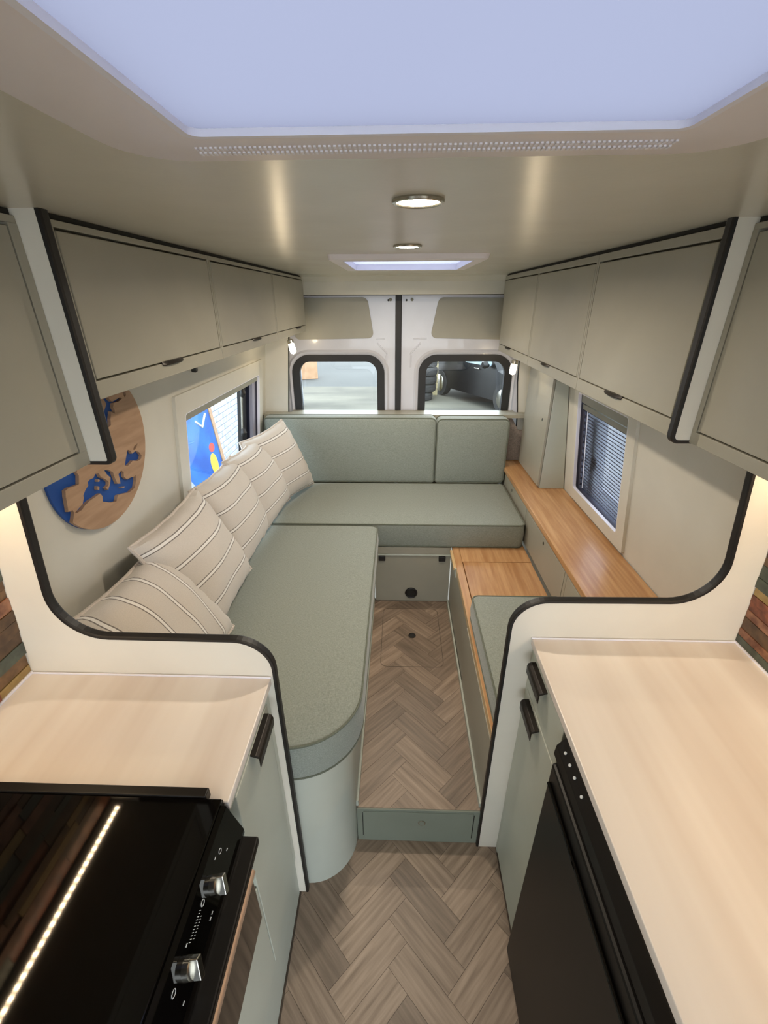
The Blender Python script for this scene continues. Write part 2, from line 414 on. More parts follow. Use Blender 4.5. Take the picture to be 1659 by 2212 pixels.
# ------------------------------------------------------------------ floors
def clip(poly, x0, x1, y0, y1):
    for ax, val, sg in ((0, x0, 1), (0, x1, -1), (1, y0, 1), (1, y1, -1)):
        out = []
        for i in range(len(poly)):
            a, b = poly[i - 1], poly[i]
            ia = (a[ax] - val) * sg >= 0; ib = (b[ax] - val) * sg >= 0
            if ia != ib:
                t = (val - a[ax]) / (b[ax] - a[ax]); out.append((a[0] + (b[0] - a[0]) * t, a[1] + (b[1] - a[1]) * t))
            if ib: out.append(b)
        poly = out
        if len(poly) < 3: return None
    return poly
def herring(parent, x0, x1, y0, y1, z, ox, oy, visy):
    W = .0765; g = .0004; full = {}
    R2 = math.sqrt(.5)
    def tow(a, b): return ((a - b) * R2 * W + ox, (a + b) * R2 * W + oy)
    cnt = 0
    for i in range(-60, 60):
        for j in range(-60, 60):
            k = (i - j) % 6
            if k == 0: a0, a1, b0, b1, rot = i, i + 3, j, j + 1, 0
            elif k == 5: a0, a1, b0, b1, rot = i, i + 1, j, j + 3, 1
            else: continue
            e = g / W
            poly = [tow(a, b) for a, b in ((a0 + e, b0 + e), (a1 - e, b0 + e), (a1 - e, b1 - e), (a0 + e, b1 - e))]
            c = tow((a0 + a1) / 2, (b0 + b1) / 2)
            cp = clip(poly, x0, x1, max(y0, visy), y1)
            if not cp: continue
            ar = abs(sum(cp[q - 1][0] * cp[q][1] - cp[q][0] * cp[q - 1][1] for q in range(len(cp)))) / 2
            if ar < 2e-5: continue
            th = math.pi / 4 + rot * math.pi / 2; ct, st = math.cos(-th), math.sin(-th)
            key = rot if ar > .98 * 9 * W * W / 3 * 1 and len(cp) == 4 else None
            loc = [((p[0] - c[0]) * ct - (p[1] - c[1]) * st, (p[0] - c[0]) * st + (p[1] - c[1]) * ct) for p in cp]
            isfull = ar > .999 * (3 * W - 2 * g) * (W - 2 * g)
            if isfull and 'm' in full: me = full['m']
            else:
                n = len(loc); dz = random.uniform(0, .0001)
                me = bpy.data.meshes.new('plank')
                vs = [(p[0], p[1], -.003) for p in loc] + [(p[0], p[1], 0) for p in loc]
                fs = [tuple(range(n, 2 * n))] + [(q, (q + 1) % n, (q + 1) % n + n, q + n) for q in range(n)]
                me.from_pydata(vs, [], fs); me.materials.append(M['plank'])
                bm = bmesh.new(); bm.from_mesh(me); bmesh.ops.recalc_face_normals(bm, faces=bm.faces[:]); bm.to_mesh(me); bm.free()
                if isfull: full['m'] = me
            o = bpy.data.objects.new('plank', me); COL.objects.link(o); o.parent = parent
            o.location = Vector((c[0], c[1], z + random.uniform(0, .00012))) - WL[parent.name]; o.rotation_euler = (0, 0, th); cnt += 1
    return cnt
fl = struct(MB().box(-1.0, 1.0, YF, YS + .02, -.05, -.0025).build('floor', 'groutdark', None), 'lower herringbone vinyl floor of the kitchen aisle', 'floor')
herring(fl, -.294, .348, -.15, YS - .001, 0, .013 - .1352, .669, -.15)
fu = struct(MB().box(-.127, .288, YS, 2.03, HS - .03, HS - .0025).build('floor', 'groutdark', None), 'raised herringbone vinyl floor between the benches', 'floor')
herring(fu, -.125, .286, YS + .001, 2.007, HS, .016 - .1352, 1.327, 0)
# hatch outline in the raised floor
hc = (-.072, .222, 1.515, 1.94)
mb = MB(); mb.plate(rrect(*hc, [.03] * 4), [rrect(hc[0] + .0022, hc[1] - .0022, hc[2] + .0022, hc[3] - .0022, [.028] * 4)], lambda a, b, t: (a, b, t), HS - .001, HS + .0005)
ah = mb.build('hatch_joint', 'groutdark', fu)
mb = MB(); mb.tube([(.08 + .0165 * math.cos(t * .3142), 1.725 + .0165 * math.sin(t * .3142), HS + .0006) for t in range(20)], .0025, 6, True)
mb.build('finger_hole_rim', 'blackmetal', fu)
MB().cyl((.08, 1.725, HS - .002), (0, 0, 1), .015, .015, .0028, 20).build('finger_hole', 'black', fu)

# ------------------------------------------------------------------ partitions
def partition(side, edge, y, name, label, wallx):
    f = lambda a, b, t: (a, y + t, b)
    outline = list(edge) + [(wallx(0) + side * .02, 0), (wallx(ZC) + side * .02, ZC)]
    if side > 0: outline = outline[::-1]
    mb = MB(); mb.plate(outline, [], f, 0, .016)
    o = struct(mb.build(name, 'white', None), label, 'partition')
    # rubber trim: rectangular section swept along the edge
    pts = [Vector((p[0], p[1])) for p in edge]; mb = MB(); secs = []
    for i, p in enumerate(pts):
        a = pts[max(i - 1, 0)]; b = pts[min(i + 1, len(pts) - 1)]
        d = (b - a).normalized(); nrm = Vector((-d.y, d.x))
        if side > 0: nrm = -nrm
        # nrm points out of the panel (towards the opening)
        sec = [(p + nrm * u, v) for u, v in ((-.004, -.0015), (.002, -.0015), (.0035, .002), (.0035, .014), (.002, .0175), (-.004, .0175))]
        secs.append([(q.x, y + v, q.y) for q, v in sec])
    n = 6; vs = [q for s_ in secs for q in s_]; fs = []
    for i in range(len(secs) - 1):
        for k in range(n): fs.append((i * n + k, i * n + (k + 1) % n, (i + 1) * n + (k + 1) % n, (i + 1) * n + k))
    fs.append(tuple(range(n))); fs.append(tuple((len(secs) - 1) * n + k for k in range(n)))
    mb.add(vs, fs); t = mb.build('edge_trim', 'black', o); t['label'] = 'black rubber edge trim'
    return o
eL = fillet([(-.512, ZC), (-.512, 1.44), (-.702, 1.44), (-.7475, 1.036), (-.275, 1.033), (-.275, .0)], [0, .008, .004, .105, .085, 0], 12)
eR = fillet([(.549, ZC), (.549, 1.44), (.727, 1.44), (.773, 1.046), (.286, 1.041), (.286, .0)], [0, .014, .004, .105, .085, 0], 12)
# trim normal: walking down the left edge the opening is on the left-hand (+x) side
partition(-1, eL, YL, 'wall_partition_left', 'white kitchen partition beside the cooker with curved black-trimmed edge', wl)
partition(1, eR, YR, 'wall_partition_right', 'white kitchen partition beside the fridge with curved black-trimmed edge', wr)

# ------------------------------------------------------------------ overhead lockers
def locker(side, xf, y0, y1, z0, zt, zd0, zd1, label, hy, cat='cabinet', group=None, stiles=(.012, .012)):
    s = side; back = (wl(z0) if s < 0 else wr(z0))
    t = thing('overhead_cabinet', label, cat, (xf + s * .1, (y0 + y1) / 2, z0), group)
    xb = xf + s * .02
    f = wl if s < 0 else wr
    mb = MB(); a = [(xb, y0, z0), (f(z0) - s * .003, y0, z0), (f(zt) - s * .003, y0, zt), (xb, y0, zt)]; b = [(p[0], y1, p[2]) for p in a]
    mb.hexa(a, b); mb.build('body', 'sage', t)
    box('bottom_rail', 'sage', t, xf, xb, y0, y1, z0, zd0 - .003, .001)
    box('top_rail', 'sage', t, xf, xb, y0, y1, zd1 + .004, zt, .001)
    box('stile', 'sage', t, xf, xb, y0, y0 + stiles[0] - .003, zd0 - .003, zd1 + .004, 0)
    box('stile', 'sage', t, xf, xb, y1 - stiles[1] + .003, y1, zd0 - .003, zd1 + .004, 0)
    box('shadow_gap', 'dark', t, xf + s * .006, f(zt) - s * .01, y0, y1, zt, ZC - .0005, 0)
    d = box('door', 'sage', t, xf - s * .0005, xf + s * .0175, y0 + stiles[0], y1 - stiles[1], zd0, zd1, .0015)
    if hy is not None:
        mb = MB(); n = 10; L = .1
        prof = [(0, 0), (-s * .010, -.001), (-s * .016, -.007), (-s * .0145, -.009), (-s * .009, -.004), (0, -.0035)]
        for i in range(n): pass
        pts = [[(xf + s * .004 + q[0] * (math.sin(math.pi * (k + .6) / (n + .2)) ** .5), hy - L / 2 + L * k / (n - 1), zd0 + .0015 + q[1]) for q in prof] for k in range(n)]
        vs = [q for r in pts for q in r]; m_ = len(prof); fs = []
        for i in range(n - 1):
            for k in range(m_): fs.append((i * m_ + k, i * m_ + (k + 1) % m_, (i + 1) * m_ + (k + 1) % m_, (i + 1) * m_ + k))
        fs += [tuple(range(m_)), tuple((n - 1) * m_ + k for k in range(m_))]
        mb.add(vs, fs); mb.build('handle', 'blackmetal', d)
    return t
XL, XR = -.517, .555
g1 = 'overhead cabinets along the sofa wall'; g2 = 'overhead cabinets above the oak ledge'
locker(-1, XL, YL + .021, 1.348, 1.547, 1.811, 1.580, 1.797, 'wide sage overhead cabinet above the round wooden map', 1.04, group=g1)
locker(-1, XL, 1.350, 2.000, 1.547, 1.811, 1.580, 1.797, 'sage overhead cabinet above the left side window, middle of three', 1.70, group=g1)
locker(-1, XL, 2.002, 2.628, 1.547, 1.811, 1.580, 1.797, 'sage overhead cabinet beside the left rear door, with reading lamp under it', 2.43, group=g1, stiles=(.008, .006))
locker(1, XR, YR + .021, 1.424, 1.445, 1.811, 1.482, 1.789, 'tall wide sage overhead cabinet above the right window blind', 1.172, group=g2)
locker(1, XR, 1.426, 2.004, 1.445, 1.811, 1.482, 1.789, 'tall sage overhead cabinet next to the column cupboard, middle of three', 1.758, group=g2)
locker(1, XR, 2.006, 2.612, 1.445, 1.811, 1.482, 1.789, 'tall sage overhead cabinet beside the right rear door, with reading lamp under it', 2.394, group=g2, stiles=(.008, .006))
locker(-1, -.548, -.45, YL - .001, 1.44, 1.811, 1.468, 1.797, 'sage kitchen overhead cabinet above the cooker', None, stiles=(.02, .020))
locker(1, .583, -.45, YR - .001, 1.44, 1.811, 1.467, 1.797, 'sage kitchen overhead cabinet above the fridge worktop', None, stiles=(.02, .016))

# ------------------------------------------------------------------ rear doors
def rear_door(s, name, label, wx0, wx1, panel):
    x_in, x_out = s * .006, s * .80
    win = rrect(wx0, wx1, .80, 1.405, [.08, .08, .11, .11], 10)
    xa, xb = min(x_in, x_out), max(x_in, x_out)
    mb = MB(); mb.plate(rrect(xa, xb, .15, ZC - .04, .004), [win], lambda a, b, t: (a, YD + t, b), 0, .045)
    d = struct(mb.build(name, 'metalwhite', None, smooth=False), label, 'door')
    # raised rim round the window
    off = .028
    o1 = rrect(wx0 - off, wx1 + off, .77, 1.405 + off, [.1, .1, .135, .135], 10)
    i1 = rrect(wx0 - .004, wx1 + .004, .796, 1.409, [.08, .08, .112, .112], 10)
    rm = MB(); n = len(o1); vs = [(p[0], YD, p[1]) for p in o1] + [(p[0] * .5 + q[0] * .5, YD - .010, p[1] * .5 + q[1] * .5) for p, q in zip(o1, i1)] + [(p[0], YD - .004, p[1]) for p in i1]
    fs = [(k + r * n, (k + 1) % n + r * n, (k + 1) % n + (r + 1) * n, k + (r + 1) * n) for r in (0, 1) for k in range(n)]
    rm.add(vs, fs); rm.smooth = True; rm.build('pressed_rim', 'metalwhite', d, smooth=True)
    inn = rrect(wx0 + .046, wx1 - .046, .846, 1.405 - .04, [.06, .06, .07, .07], 10)
    sl = MB(); sl.plate(win, [inn], lambda a, b, t: (a, YD + t, b), -.008, .03); q = sl.build('window_seal', 'black', d, bevel=.003); q['label'] = 'black rubber window seal'
    gl = MB(); gl.plate(rrect(wx0 + .03, wx1 - .03, .83, 1.385, .06), [], lambda a, b, t: (a, YD + t, b), .018, .020); gl.build('pane', 'glass', d)
    # sage infill panel
    pm = MB(); pm.plate(panel, [], lambda a, b, t: (a, YD - t, b), -.002, .006); pm.build('infill_panel', 'sage', d, bevel=.002)
    # pressed swages
    def swage(pts, r=.004):
        MB().tube([(a, YD - .0005, b) for a, b in pts], r, 6).build('swage', 'metalwhite', d)
    swage([(s * .085, 1.492), (s * .135, 1.494)] if s < 0 else [(.085, 1.492), (.165, 1.494)])
    swage([(s * .13, 1.47), (s * .075, 1.415), (s * .07, 1.405)]); swage([(s * .075, 1.40), (s * .073, 1.33)])
    for (a, b, r, m) in ((s * .062 + (0.02 if s < 0 else 0.0) - .02, 1.700, .006, 'black'), (s * .062 + .012, 1.703, .009, 'blindcloth')):
        MB().cyl((a, YD - .003, b), (0, -1, 0), r, r * .9, .004, 14).build('fixing', m, d)
    return d
pL = fillet([(-.62, 1.49), (-.147, 1.497), (-.183, 1.716), (-.62, 1.714)], [.03, .03, .035, .03], 6, True)
pR = fillet([(.185, 1.497), (.66, 1.487), (.66, 1.709), (.228, 1.714)], [.03, .03, .03, .035], 6, True)
rear_door(-1, 'door_1', 'left white rear van door with black sealed window', -.655, -.086, pL)
rear_door(1, 'door_2', 'right white rear van door with black sealed window', .122, .690, pR)
MB().box(-.021, .016, YD - .014, YD + .02, .3, ZC - .06).build('trim_3', 'black', None, bevel=.004)
struct(bpy.data.objects['trim_3'], 'black rubber seal between the two rear doors', 'trim')
# cream returns between side walls and doors
mb = MB(); mb.plate([(wl(0), HS), (-.735, HS), (-.688, 1.06), (-.645, 1.50), (-.62, ZC), (wl(ZC), ZC)], [], lambda a, b, t: (a, 2.74 + t, b), 0, .02)
tl = struct(mb.build('trim_4', 'wall', None), 'cream panel between left wall and rear door', 'trim')
MB().tube([(-.735, 2.74, HS), (-.688, 2.74, 1.06), (-.645, 2.74, 1.50), (-.62, 2.74, ZC)], .004, 6).build('dark_edge', 'black', tl)
mb = MB(); mb.plate([(.78, HS), (wr(0), HS), (wr(ZC), ZC), (.69, ZC), (.715, 1.25), (.738, 1.06)], [], lambda a, b, t: (a, 2.74 + t, b), 0, .02)
tr = struct(mb.build('trim_5', 'wall', None), 'cream panel between right wall and rear door', 'trim')
MB().tube([(.78, 2.74, HS), (.738, 2.74, 1.06), (.715, 2.74, 1.25), (.69, 2.74, ZC)], .004, 6).build('dark_edge', 'black', tr)

# ------------------------------------------------------------------ side windows
def side_window(side, op, fr, name, label):
    f = wl if side < 0 else wr; s = side
    y0, y1, z0, z1 = op
    P = lambda a, b, t: (f(b) + s * t, a, b)
    mb = MB(); mb.plate(rrect(*fr, .006), [rrect(y0 - .0035, y1 + .0035, z0 - .0035, z1 + .0035, .013)], P, -.012, .002)
    w_ = struct(mb.build(name, 'wall', None, bevel=.002), label, 'window')
    rv = MB(); ou = rrect(y0 - .003, y1 + .003, z0 - .003, z1 + .003, .0125); inn = rrect(y0, y1, z0, z1, .012)
    rv.plate(ou, [inn], P, -.0115, .003); q = rv.build('reveal_seal', 'brightedge', w_); q['label'] = 'bright white rim of the opening'
    rd = MB(); rd.plate(ou, [inn], P, .0032, .0695); rd.build('reveal', 'slat', w_)
    # black frame of the hinged acrylic pane, outboard
    bf = MB(); bf.plate(rrect(y0 - .02, y1 + .02, z0 - .02, z1 + .02, .02), [rrect(y0 + .035, y1 - .05, z0 + .05, z1 - .02, .03)], P, .07, .085); bf.build('outer_frame', 'black', w_)
    gp = MB(); gp.plate(rrect(y0 - .01, y1 + .01, z0 - .01, z1 + .01, .02), [], P, .077, .079); gp.build('pane', 'acrylic', w_)
    return w_, P
wL, PL_ = side_window(-1, LW, (1.54, 2.63, .73, 1.398), 'window_1', 'wide left side window with cream surround behind the striped pillows')
wR, PR_ = side_window(1, RW, (1.535, 2.13, .785, 1.345), 'window_2', 'right side window with cream surround above the oak ledge')
# left: aluminium track, black latch column, folded cassette
mb = MB(); mb.plate(rrect(2.515, 2.570, .81, 1.31, .004), [], PL_, .012, .03); mb.build('blind_track', 'alu', wL)
mb = MB(); mb.plate(rrect(2.425, 2.505, .83, 1.305, .006), [], PL_, .045, .07); mb.build('latch_column', 'black', wL)
mb = MB(); mb.tube([PL_(2.41, 1.02, .04), PL_(2.41, 1.26, .04)], .006, 8); mb.build('stay_rod', 'chrome', wL)
for zz in (1.03, 1.25):
    mb = MB(); mb.tube([PL_(2.405, zz - .02, .035), PL_(2.405, zz, .03), PL_(2.41, zz + .02, .035)], [.012, .018, .01], 10); mb.build('latch_knob', 'black', wL)
mb = MB(); mb.plate(rrect(1.618, 2.572, 1.288, 1.317, .004), [], PL_, .0, .022); mb.build('blind_cassette', 'blindcloth', wL)
# latch knob on the wall above
mb = MB(); c = Vector((wl(1.466), 1.724, 1.466)); mb.tube([c, c + Vector((.012, 0, 0)), c + Vector((.018, 0, 0))], [.011, .012, .009], 16)
tag(mb.build('wall_stud', 'black', None), 'small black round stud on the wall above the left window', 'stud')

# right: pleated blind as a thing of its own
bl = thing('pleated_blind', 'half see-through pleated blind with thin dark lines in the right window', 'blind', (wr(.86) + .02, 1.84, .86))
def pbox(name, m, parent, y0, y1, z0, z1, t0, t1):
    a = [PR_(y0, z0, t0), PR_(y1, z0, t0), PR_(y1, z1, t0), PR_(y0, z1, t0)]; b = [PR_(y0, z0, t1), PR_(y1, z0, t1), PR_(y1, z1, t1), PR_(y0, z1, t1)]
    return MB().hexa(a, b).build(name, m, parent)
pbox('cassette', 'blindcloth', bl, 1.603, 2.082, 1.270, 1.310, .004, .03)
pbox('cassette_bar', 'blindcloth', bl, 1.603, 2.082, 1.240, 1.262, .010, .028)
a = MB(); a.add([PR_(1.604, .848, .022), PR_(2.05, .848, .022), PR_(2.05, 1.242, .022), PR_(1.604, 1.242, .022)], [(0, 1, 2, 3)]); a.build('screen_mesh', 'blindmesh', bl)
for i in range(25):
    z = .862 + i * (1.232 - .862) / 24
    pbox('pleat_line', 'slat', bl, 1.604, 2.05, z, z + .0034, .019, .0215)
zig = [(2.078, .85)]
for i in range(26): zig.append((2.052 if i % 2 == 0 else 2.064, .85 + i * .0152))
zig.append((2.078, 1.235))
mb = MB(); mb.plate(zig, [], PR_, .012, .02); mb.build('folded_edge', 'slat', bl)
mb = MB(); mb.tube([PR_(2.035, .86, .016), PR_(2.035, 1.24, .016)], .0022, 6); mb.build('cord', 'brightedge', bl)
mb = MB(); mb.plate(rrect(1.93, 1.99, .86, 1.24, .01), [], PR_, .05, .068); mb.build('latch_column', 'black', wR)
mb = MB(); mb.tube([PR_(1.925, 1.0, .045), PR_(1.925, 1.03, .04), PR_(1.925, 1.06, .045)], [.012, .018, .01], 10); mb.build('latch_knob', 'black', wR)

# ------------------------------------------------------------------ sofas
ZB, ZT = .528, .660
t = thing('sofa_base', 'pale sage sofa base with rounded end by the aisle, under the long cushion', 'bench', (-.5, 1.3, 0))
mb = MB(); prof = fillet([(-.882, .752), (-.128, .752), (-.128, 1.996), (-.882, 1.996)], [.01, .145, .003, .003], 14, True)
mb.plate(prof, [], lambda a, b, q: (a, b, q), 0, ZB); mb.smooth = True; mb.build('body', 'base', t)
box('skirting', 'base', t, -.128, -.120, YS + .004, 2.0, HS, HS + .028, .001)
box('panel_batten', 'base', t, -.128, -.122, 1.30, 2.0, HS + .03, ZB - .05, .001)
lc = cushion('long_seat_cushion', 'seat', None, -.880, -.098, .748, 1.993, ZB, ZT, [.03, .19, .035, .03], n=14)
tag(lc, 'long sage seat cushion with rounded front corner along the left wall', 'cushion')
# rear bench
t = thing('rear_bench_base', 'sage rear bench base with round black vent and two black latches', 'bench', (.1, 2.3, HS))
box('front_panel', 'sage', t, -.115, .286, 2.009, 2.024, HS, .474, .0015)
box('side_body', 'sage', t, -.87, -.13, 2.009, 2.72, HS, ZB, .001)
box('deck', 'sage', t, -.128, .286, 2.03, 2.72, ZB - .018, ZB, .001)
box('rail', 'sage', t, -.128, .286, 2.004, 2.028, .488, ZB, .0015)
box('bead', 'base', t, -.128, .286, 1.999, 2.026, .477, .487, .003)
for x in (-.079, .240):
    l = box('latch', 'black', t, x - .018, x + .018, 1.994, 2.009, .447, .476, .003)
mb = MB(); mb.tube([(.081 + .029 * math.cos(q * .2618), 2.006, .235 + .029 * math.sin(q * .2618)) for q in range(24)], .0055, 8, True); v = mb.build('vent_ring', 'black', t)
mb = MB(); mb.cyl((.081, 2.008, .235), (0, -1, 0), .028, .028, .001, 24); mb.build('vent_mesh', 'dark', v)
rc = cushion('rear_seat_cushion', 'seat', None, -.80, .655, 2.001, 2.566, ZB + .004, ZT + .006, [.02, .03, .02, .02], n=8, edge=.014)
tag(rc, 'wide sage seat cushion across the back of the van', 'cushion')
# back rests
fb = lambda a, b, c: (a, 2.665 - (c), b)
b1 = cushion('back_cushion', 'seat', None, -.800, .226, ZT + .008, 1.074, 0, .095, [.015, .015, .03, .02], fb, edge=.014)
tag(b1, 'wide sage back cushion under the rear shelf', 'cushion')
b2 = cushion('back_cushion', 'seat', None, .232, .658, ZT + .008, 1.068, 0, .095, [.02, .03, .03, .03], fb, edge=.014)
tag(b2, 'short sage back cushion at the right end of the rear bench', 'cushion')
# shelf behind the back cushions
mb = MB(); mb.plate(fillet([(-.826, 2.668), (.79, 2.668), (.79, 2.738), (.72, 2.738), (.72, 2.79), (-.67, 2.79), (-.67, 2.738), (-.826, 2.738)], [0, .004, 0, 0, 0, 0, 0, 0], 4, True), [], lambda a, b, q: (a, b, q), 1.052, 1.072)
tag(mb.build('rear_shelf', 'sage', None), 'narrow pale shelf running below the rear door windows', 'shelf')
box('shelf_support', 'sage', bpy.data.objects['rear_shelf'], -.826, .65, 2.672, 2.69, ZB, 1.052, 0)

# right bench
ZW = .531
t = thing('side_bench', 'sage side bench with oak lid and pine edge, right of the aisle', 'bench', (.47, 1.4, HS))
box('aisle_panel', 'sage', t, .290, .306, 1.420, 2.003, HS, .498, .001)
pa = box('aisle_panel', 'sage', t, .287, .306, YR + .024, 1.414, HS, .498, .001)
box('panel_gap', 'dark', t, .296, .300, 1.412, 1.423, HS + .03, .45, 0)
box('skirting', 'base', t, .2795, .287, YR + .024, 2.0, HS, HS + .022, .001)
box('edge_strip', 'pine', t, .289, .308, YR + .024, 1.80, .499, ZW - .001, .001)
mb = MB(); pr = []
for k in range(13): pr.append((1.80 + .205 * k / 12, .515 - .022 * (1 / (1 + math.exp(-(k - 4) * 1.3)))))
mb.plate([(1.80, .499 - .02), (2.005, .499 - .03)] + [(a, b + .012) for a, b in reversed(pr)], [], lambda a, b, q: (.284 + q, a, b), 0, .012); mb.build('curved_batten', 'base', t)
box('slide_bar', 'pine', t, .276, .292, 1.815, 1.985, .513, .527, .002)
box('top_rail', 'oak', t, .290, .324, YR + .024, 2.70, ZW - .02, ZW, .0015)
box('top_board', 'oak', t, .3245, .664, 1.866, 2.70, ZW - .02, ZW, .0015)
lid = box('lid', 'oak', t, .3275, .662, 1.05, 1.862, ZW - .02, ZW, .0015)
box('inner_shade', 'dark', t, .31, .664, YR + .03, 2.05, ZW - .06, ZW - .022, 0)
c = cushion('bench_cushion', 'seat', None, .300, .655, YR + .026, 1.455, ZW + .001, .632, [.02, .02, .02, .03], edge=.013)
tag(c, 'small sage seat cushion on the oak side bench', 'cushion')
# ledge cupboard
XF = .668
t = thing('ledge_cupboard', 'low sage cupboard run with finger holes under the oak ledge', 'cabinet', (.78, 1.8, ZB))
mb = MB(); a = [(XF + .012, YR + .022, HS), (wr(HS) - .004, YR + .022, HS), (wr(.745) - .004, YR + .022, .745), (XF + .012, YR + .022, .745)]
mb.hexa(a, [(p[0], 2.735, p[2]) for p in a]); mb.build('body', 'sage', t)
box('top_rail', 'sage', t, XF, XF + .012, YR + .022, 2.735, .727, .745, .001)
for i, (a, b, z0) in enumerate(((YR + .024, 1.462, .545), (1.490, 2.050, .545), (2.072, 2.66, .62))):
    d = box('door', 'sage', t, XF, XF + .011, a, b, z0, .724, .0015)
    if i:
        hy = 1.764 if i == 1 else 2.384
        MB().cyl((XF - .001, hy, .697), (1, 0, 0), .0085, .0085, .003, 16).build('finger_hole', 'chrome', d)
        MB().cyl((XF - .0014, hy, .7), (1, 0, 0), .005, .005, .003, 12).build('finger_hole', 'dark', d)
    if i < 2: box('stile', 'sage', t, XF + .001, XF + .012, b + .003, (1.487 if i == 0 else 2.069), .545, .727, 0)
mb = MB(); a = [(XF - .012, YR + .022, .746), (wr(.746) - .003, YR + .022, .746), (wr(.772) - .003, YR + .022, .772), (XF - .012, YR + .022, .772)]
mb.hexa(a, [(p[0], 2.735, p[2]) for p in a])
tag(mb.build('oak_ledge', 'oak', None, bevel=.002), 'long oak ledge under the right side window', 'ledge')
# column cupboard on the ledge
t = thing('column_cupboard', 'slim sage column cupboard standing on the oak ledge beside the window', 'cabinet', (.83, 2.44, .772))
mb = MB(); z0, z1 = .7725, 1.4445; a = [(.772, 2.235, z0), (wr(z0) - .004, 2.235, z0), (wr(z1) - .004, 2.235, z1), (.772, 2.235, z1)]
mb.hexa(a, [(p[0], 2.66, p[2]) for p in a]); mb.build('body', 'base', t, bevel=.0015)
d = box('door', 'sage', t, .758, .770, 2.238, 2.655, .785, 1.44, .0015)
MB().cyl((.757, 2.315, 1.13), (1, 0, 0), .0085, .0085, .003, 16).build('finger_hole', 'chrome', d)
MB().cyl((.7565, 2.315, 1.134), (1, 0, 0), .005, .005, .003, 12).build('finger_hole', 'dark', d)
# carpeted corner behind the backrest
mb = MB(); mb.plate(fillet([(.665, .775), (.87, .775), (.87, .98), (.75, .96), (.70, 1.045), (.665, 1.045)], [0, 0, 0, .03, .02, 0], 5, True), [], lambda a, b, q: (a, 2.70 + q, b), 0, .03)
tag(mb.build('corner_lining', 'carpet', None), 'grey carpet lining in the corner behind the short back cushion', 'lining')

# ------------------------------------------------------------------ step
t = thing('step_drawer', 'dark sage step front with ring pull between the two floors', 'step', (.08, YS, 0))
box('surround', 'step', t, -.126, .285, YS - .004, YS + .012, 0, HS - .002, .001)
d = box('drawer_front', 'step', t, -.104, .262, YS - .0065, YS - .003, .012, HS - .012, .001)
for x in (-.107, .265): box('side_gap', 'dark', t, x - .0012, x + .0012, YS - .0052, YS - .003, .03, HS - .02, 0)
mb = MB(); mb.tube([(.092 + .011 * math.cos(q * .3927), YS - .007, .113 + .011 * math.sin(q * .3927)) for q in range(16)], .002, 6, True); mb.build('ring_pull', 'chrome', d)
MB().cyl((.092, YS - .007, .113), (0, -1, 0), .0105, .0105, .0008, 16).build('pull_plate', 'step', d)

# ------------------------------------------------------------------ pillows
def pillow(corners, label, T=.084, vert=False, seed=0):
    TL, TR, BR, BL = [Vector(p) for p in corners]; N = 26
    rng = random.Random(seed); ph = [rng.uniform(0, 6.28) for _ in range(8)]
    nrm = ((TR - TL).cross(BL - TL)).normalized()
    if nrm.x < 0: nrm = -nrm
    mb = MB(); uv = []
    def pos(u, v):
        pin = .075
        u2 = u * (1 - pin * (1 - v * v)); v2 = v * (1 - pin * (1 - u * u))
        a, b = (u2 + 1) / 2, (v2 + 1) / 2
        return (TL * (1 - a) + TR * a) * (1 - b) + (BL * (1 - a) + BR * a) * b
    def th(u, v):
        e = max(0, (1 - abs(u) ** 2.6)) * max(0, (1 - abs(v) ** 2.6))
        wv = 1 + .06 * math.sin(3 * u + ph[0]) * math.cos(2.5 * v + ph[1])
        edge = (abs(u) ** 6 + abs(v) ** 6)
        wr_ = .006 * edge * (math.sin(17 * u + ph[2]) + math.sin(19 * v + ph[3])) * e ** .3 + .004 * math.sin(5 * (u + v) + ph[5]) * e
        return T * (e ** .5) * wv + wr_
    idx = {}
    for sgn in (1, -1):
        for i in range(N + 1):
            for j in range(N + 1):
                if sgn < 0 and (i in (0, N) or j in (0, N)): idx[(sgn, i, j)] = idx[(1, i, j)]; continue
                u, v = -1 + 2 * i / N, -1 + 2 * j / N
                u, v = math.sin(u * math.pi / 2) * .35 + u * .65, math.sin(v * math.pi / 2) * .35 + v * .65
                p = pos(u, v) + nrm * (sgn * th(u, v))
                idx[(sgn, i, j)] = len(mb.v); mb.v.append(p)
                uv.append(((v + 1) / 2, (u + 1) / 2) if vert else ((u + 1) / 2, (v + 1) / 2))
    for sgn in (1, -1):
        for i in range(N):
            for j in range(N):
                q = (idx[(sgn, i, j)], idx[(sgn, i + 1, j)], idx[(sgn, i + 1, j + 1)], idx[(sgn, i, j + 1)])
                mb.f.append(q if sgn > 0 else q[::-1])
    mb.uv = uv; mb.smooth = True
    o = mb.build('striped_pillow', 'pillow', None, smooth=True)
    path = []
    K = 20
    for k in range(K): path.append((-1 + 2 * k / K, -1))
    for k in range(K): path.append((1, -1 + 2 * k / K))
    for k in range(K): path.append((1 - 2 * k / K, 1))
    for k in range(K): path.append((-1, 1 - 2 * k / K))
    pts = [pos(u, v) + nrm * (.0025 * math.sin(k * 1.3 + ph[4])) for k, (u, v) in enumerate(path)]
    MB().tube(pts, .0055, 6, True).build('piping', 'pillowpipe', o)
    return tag(o, label, 'pillow', 'striped pillows along the sofa')
pillow([(-.775, 2.06, 1.075), (-.665, 2.47, 1.09), (-.515, 2.50, .685), (-.66, 2.08, .70)], 'pale striped pillow in the corner against the wide back cushion', seed=1)
pillow([(-.755, 1.775, 1.075), (-.745, 2.19, 1.065), (-.605, 2.235, .70), (-.635, 1.80, .695)], 'pale striped pillow second from the back corner, in front of the window', seed=2)
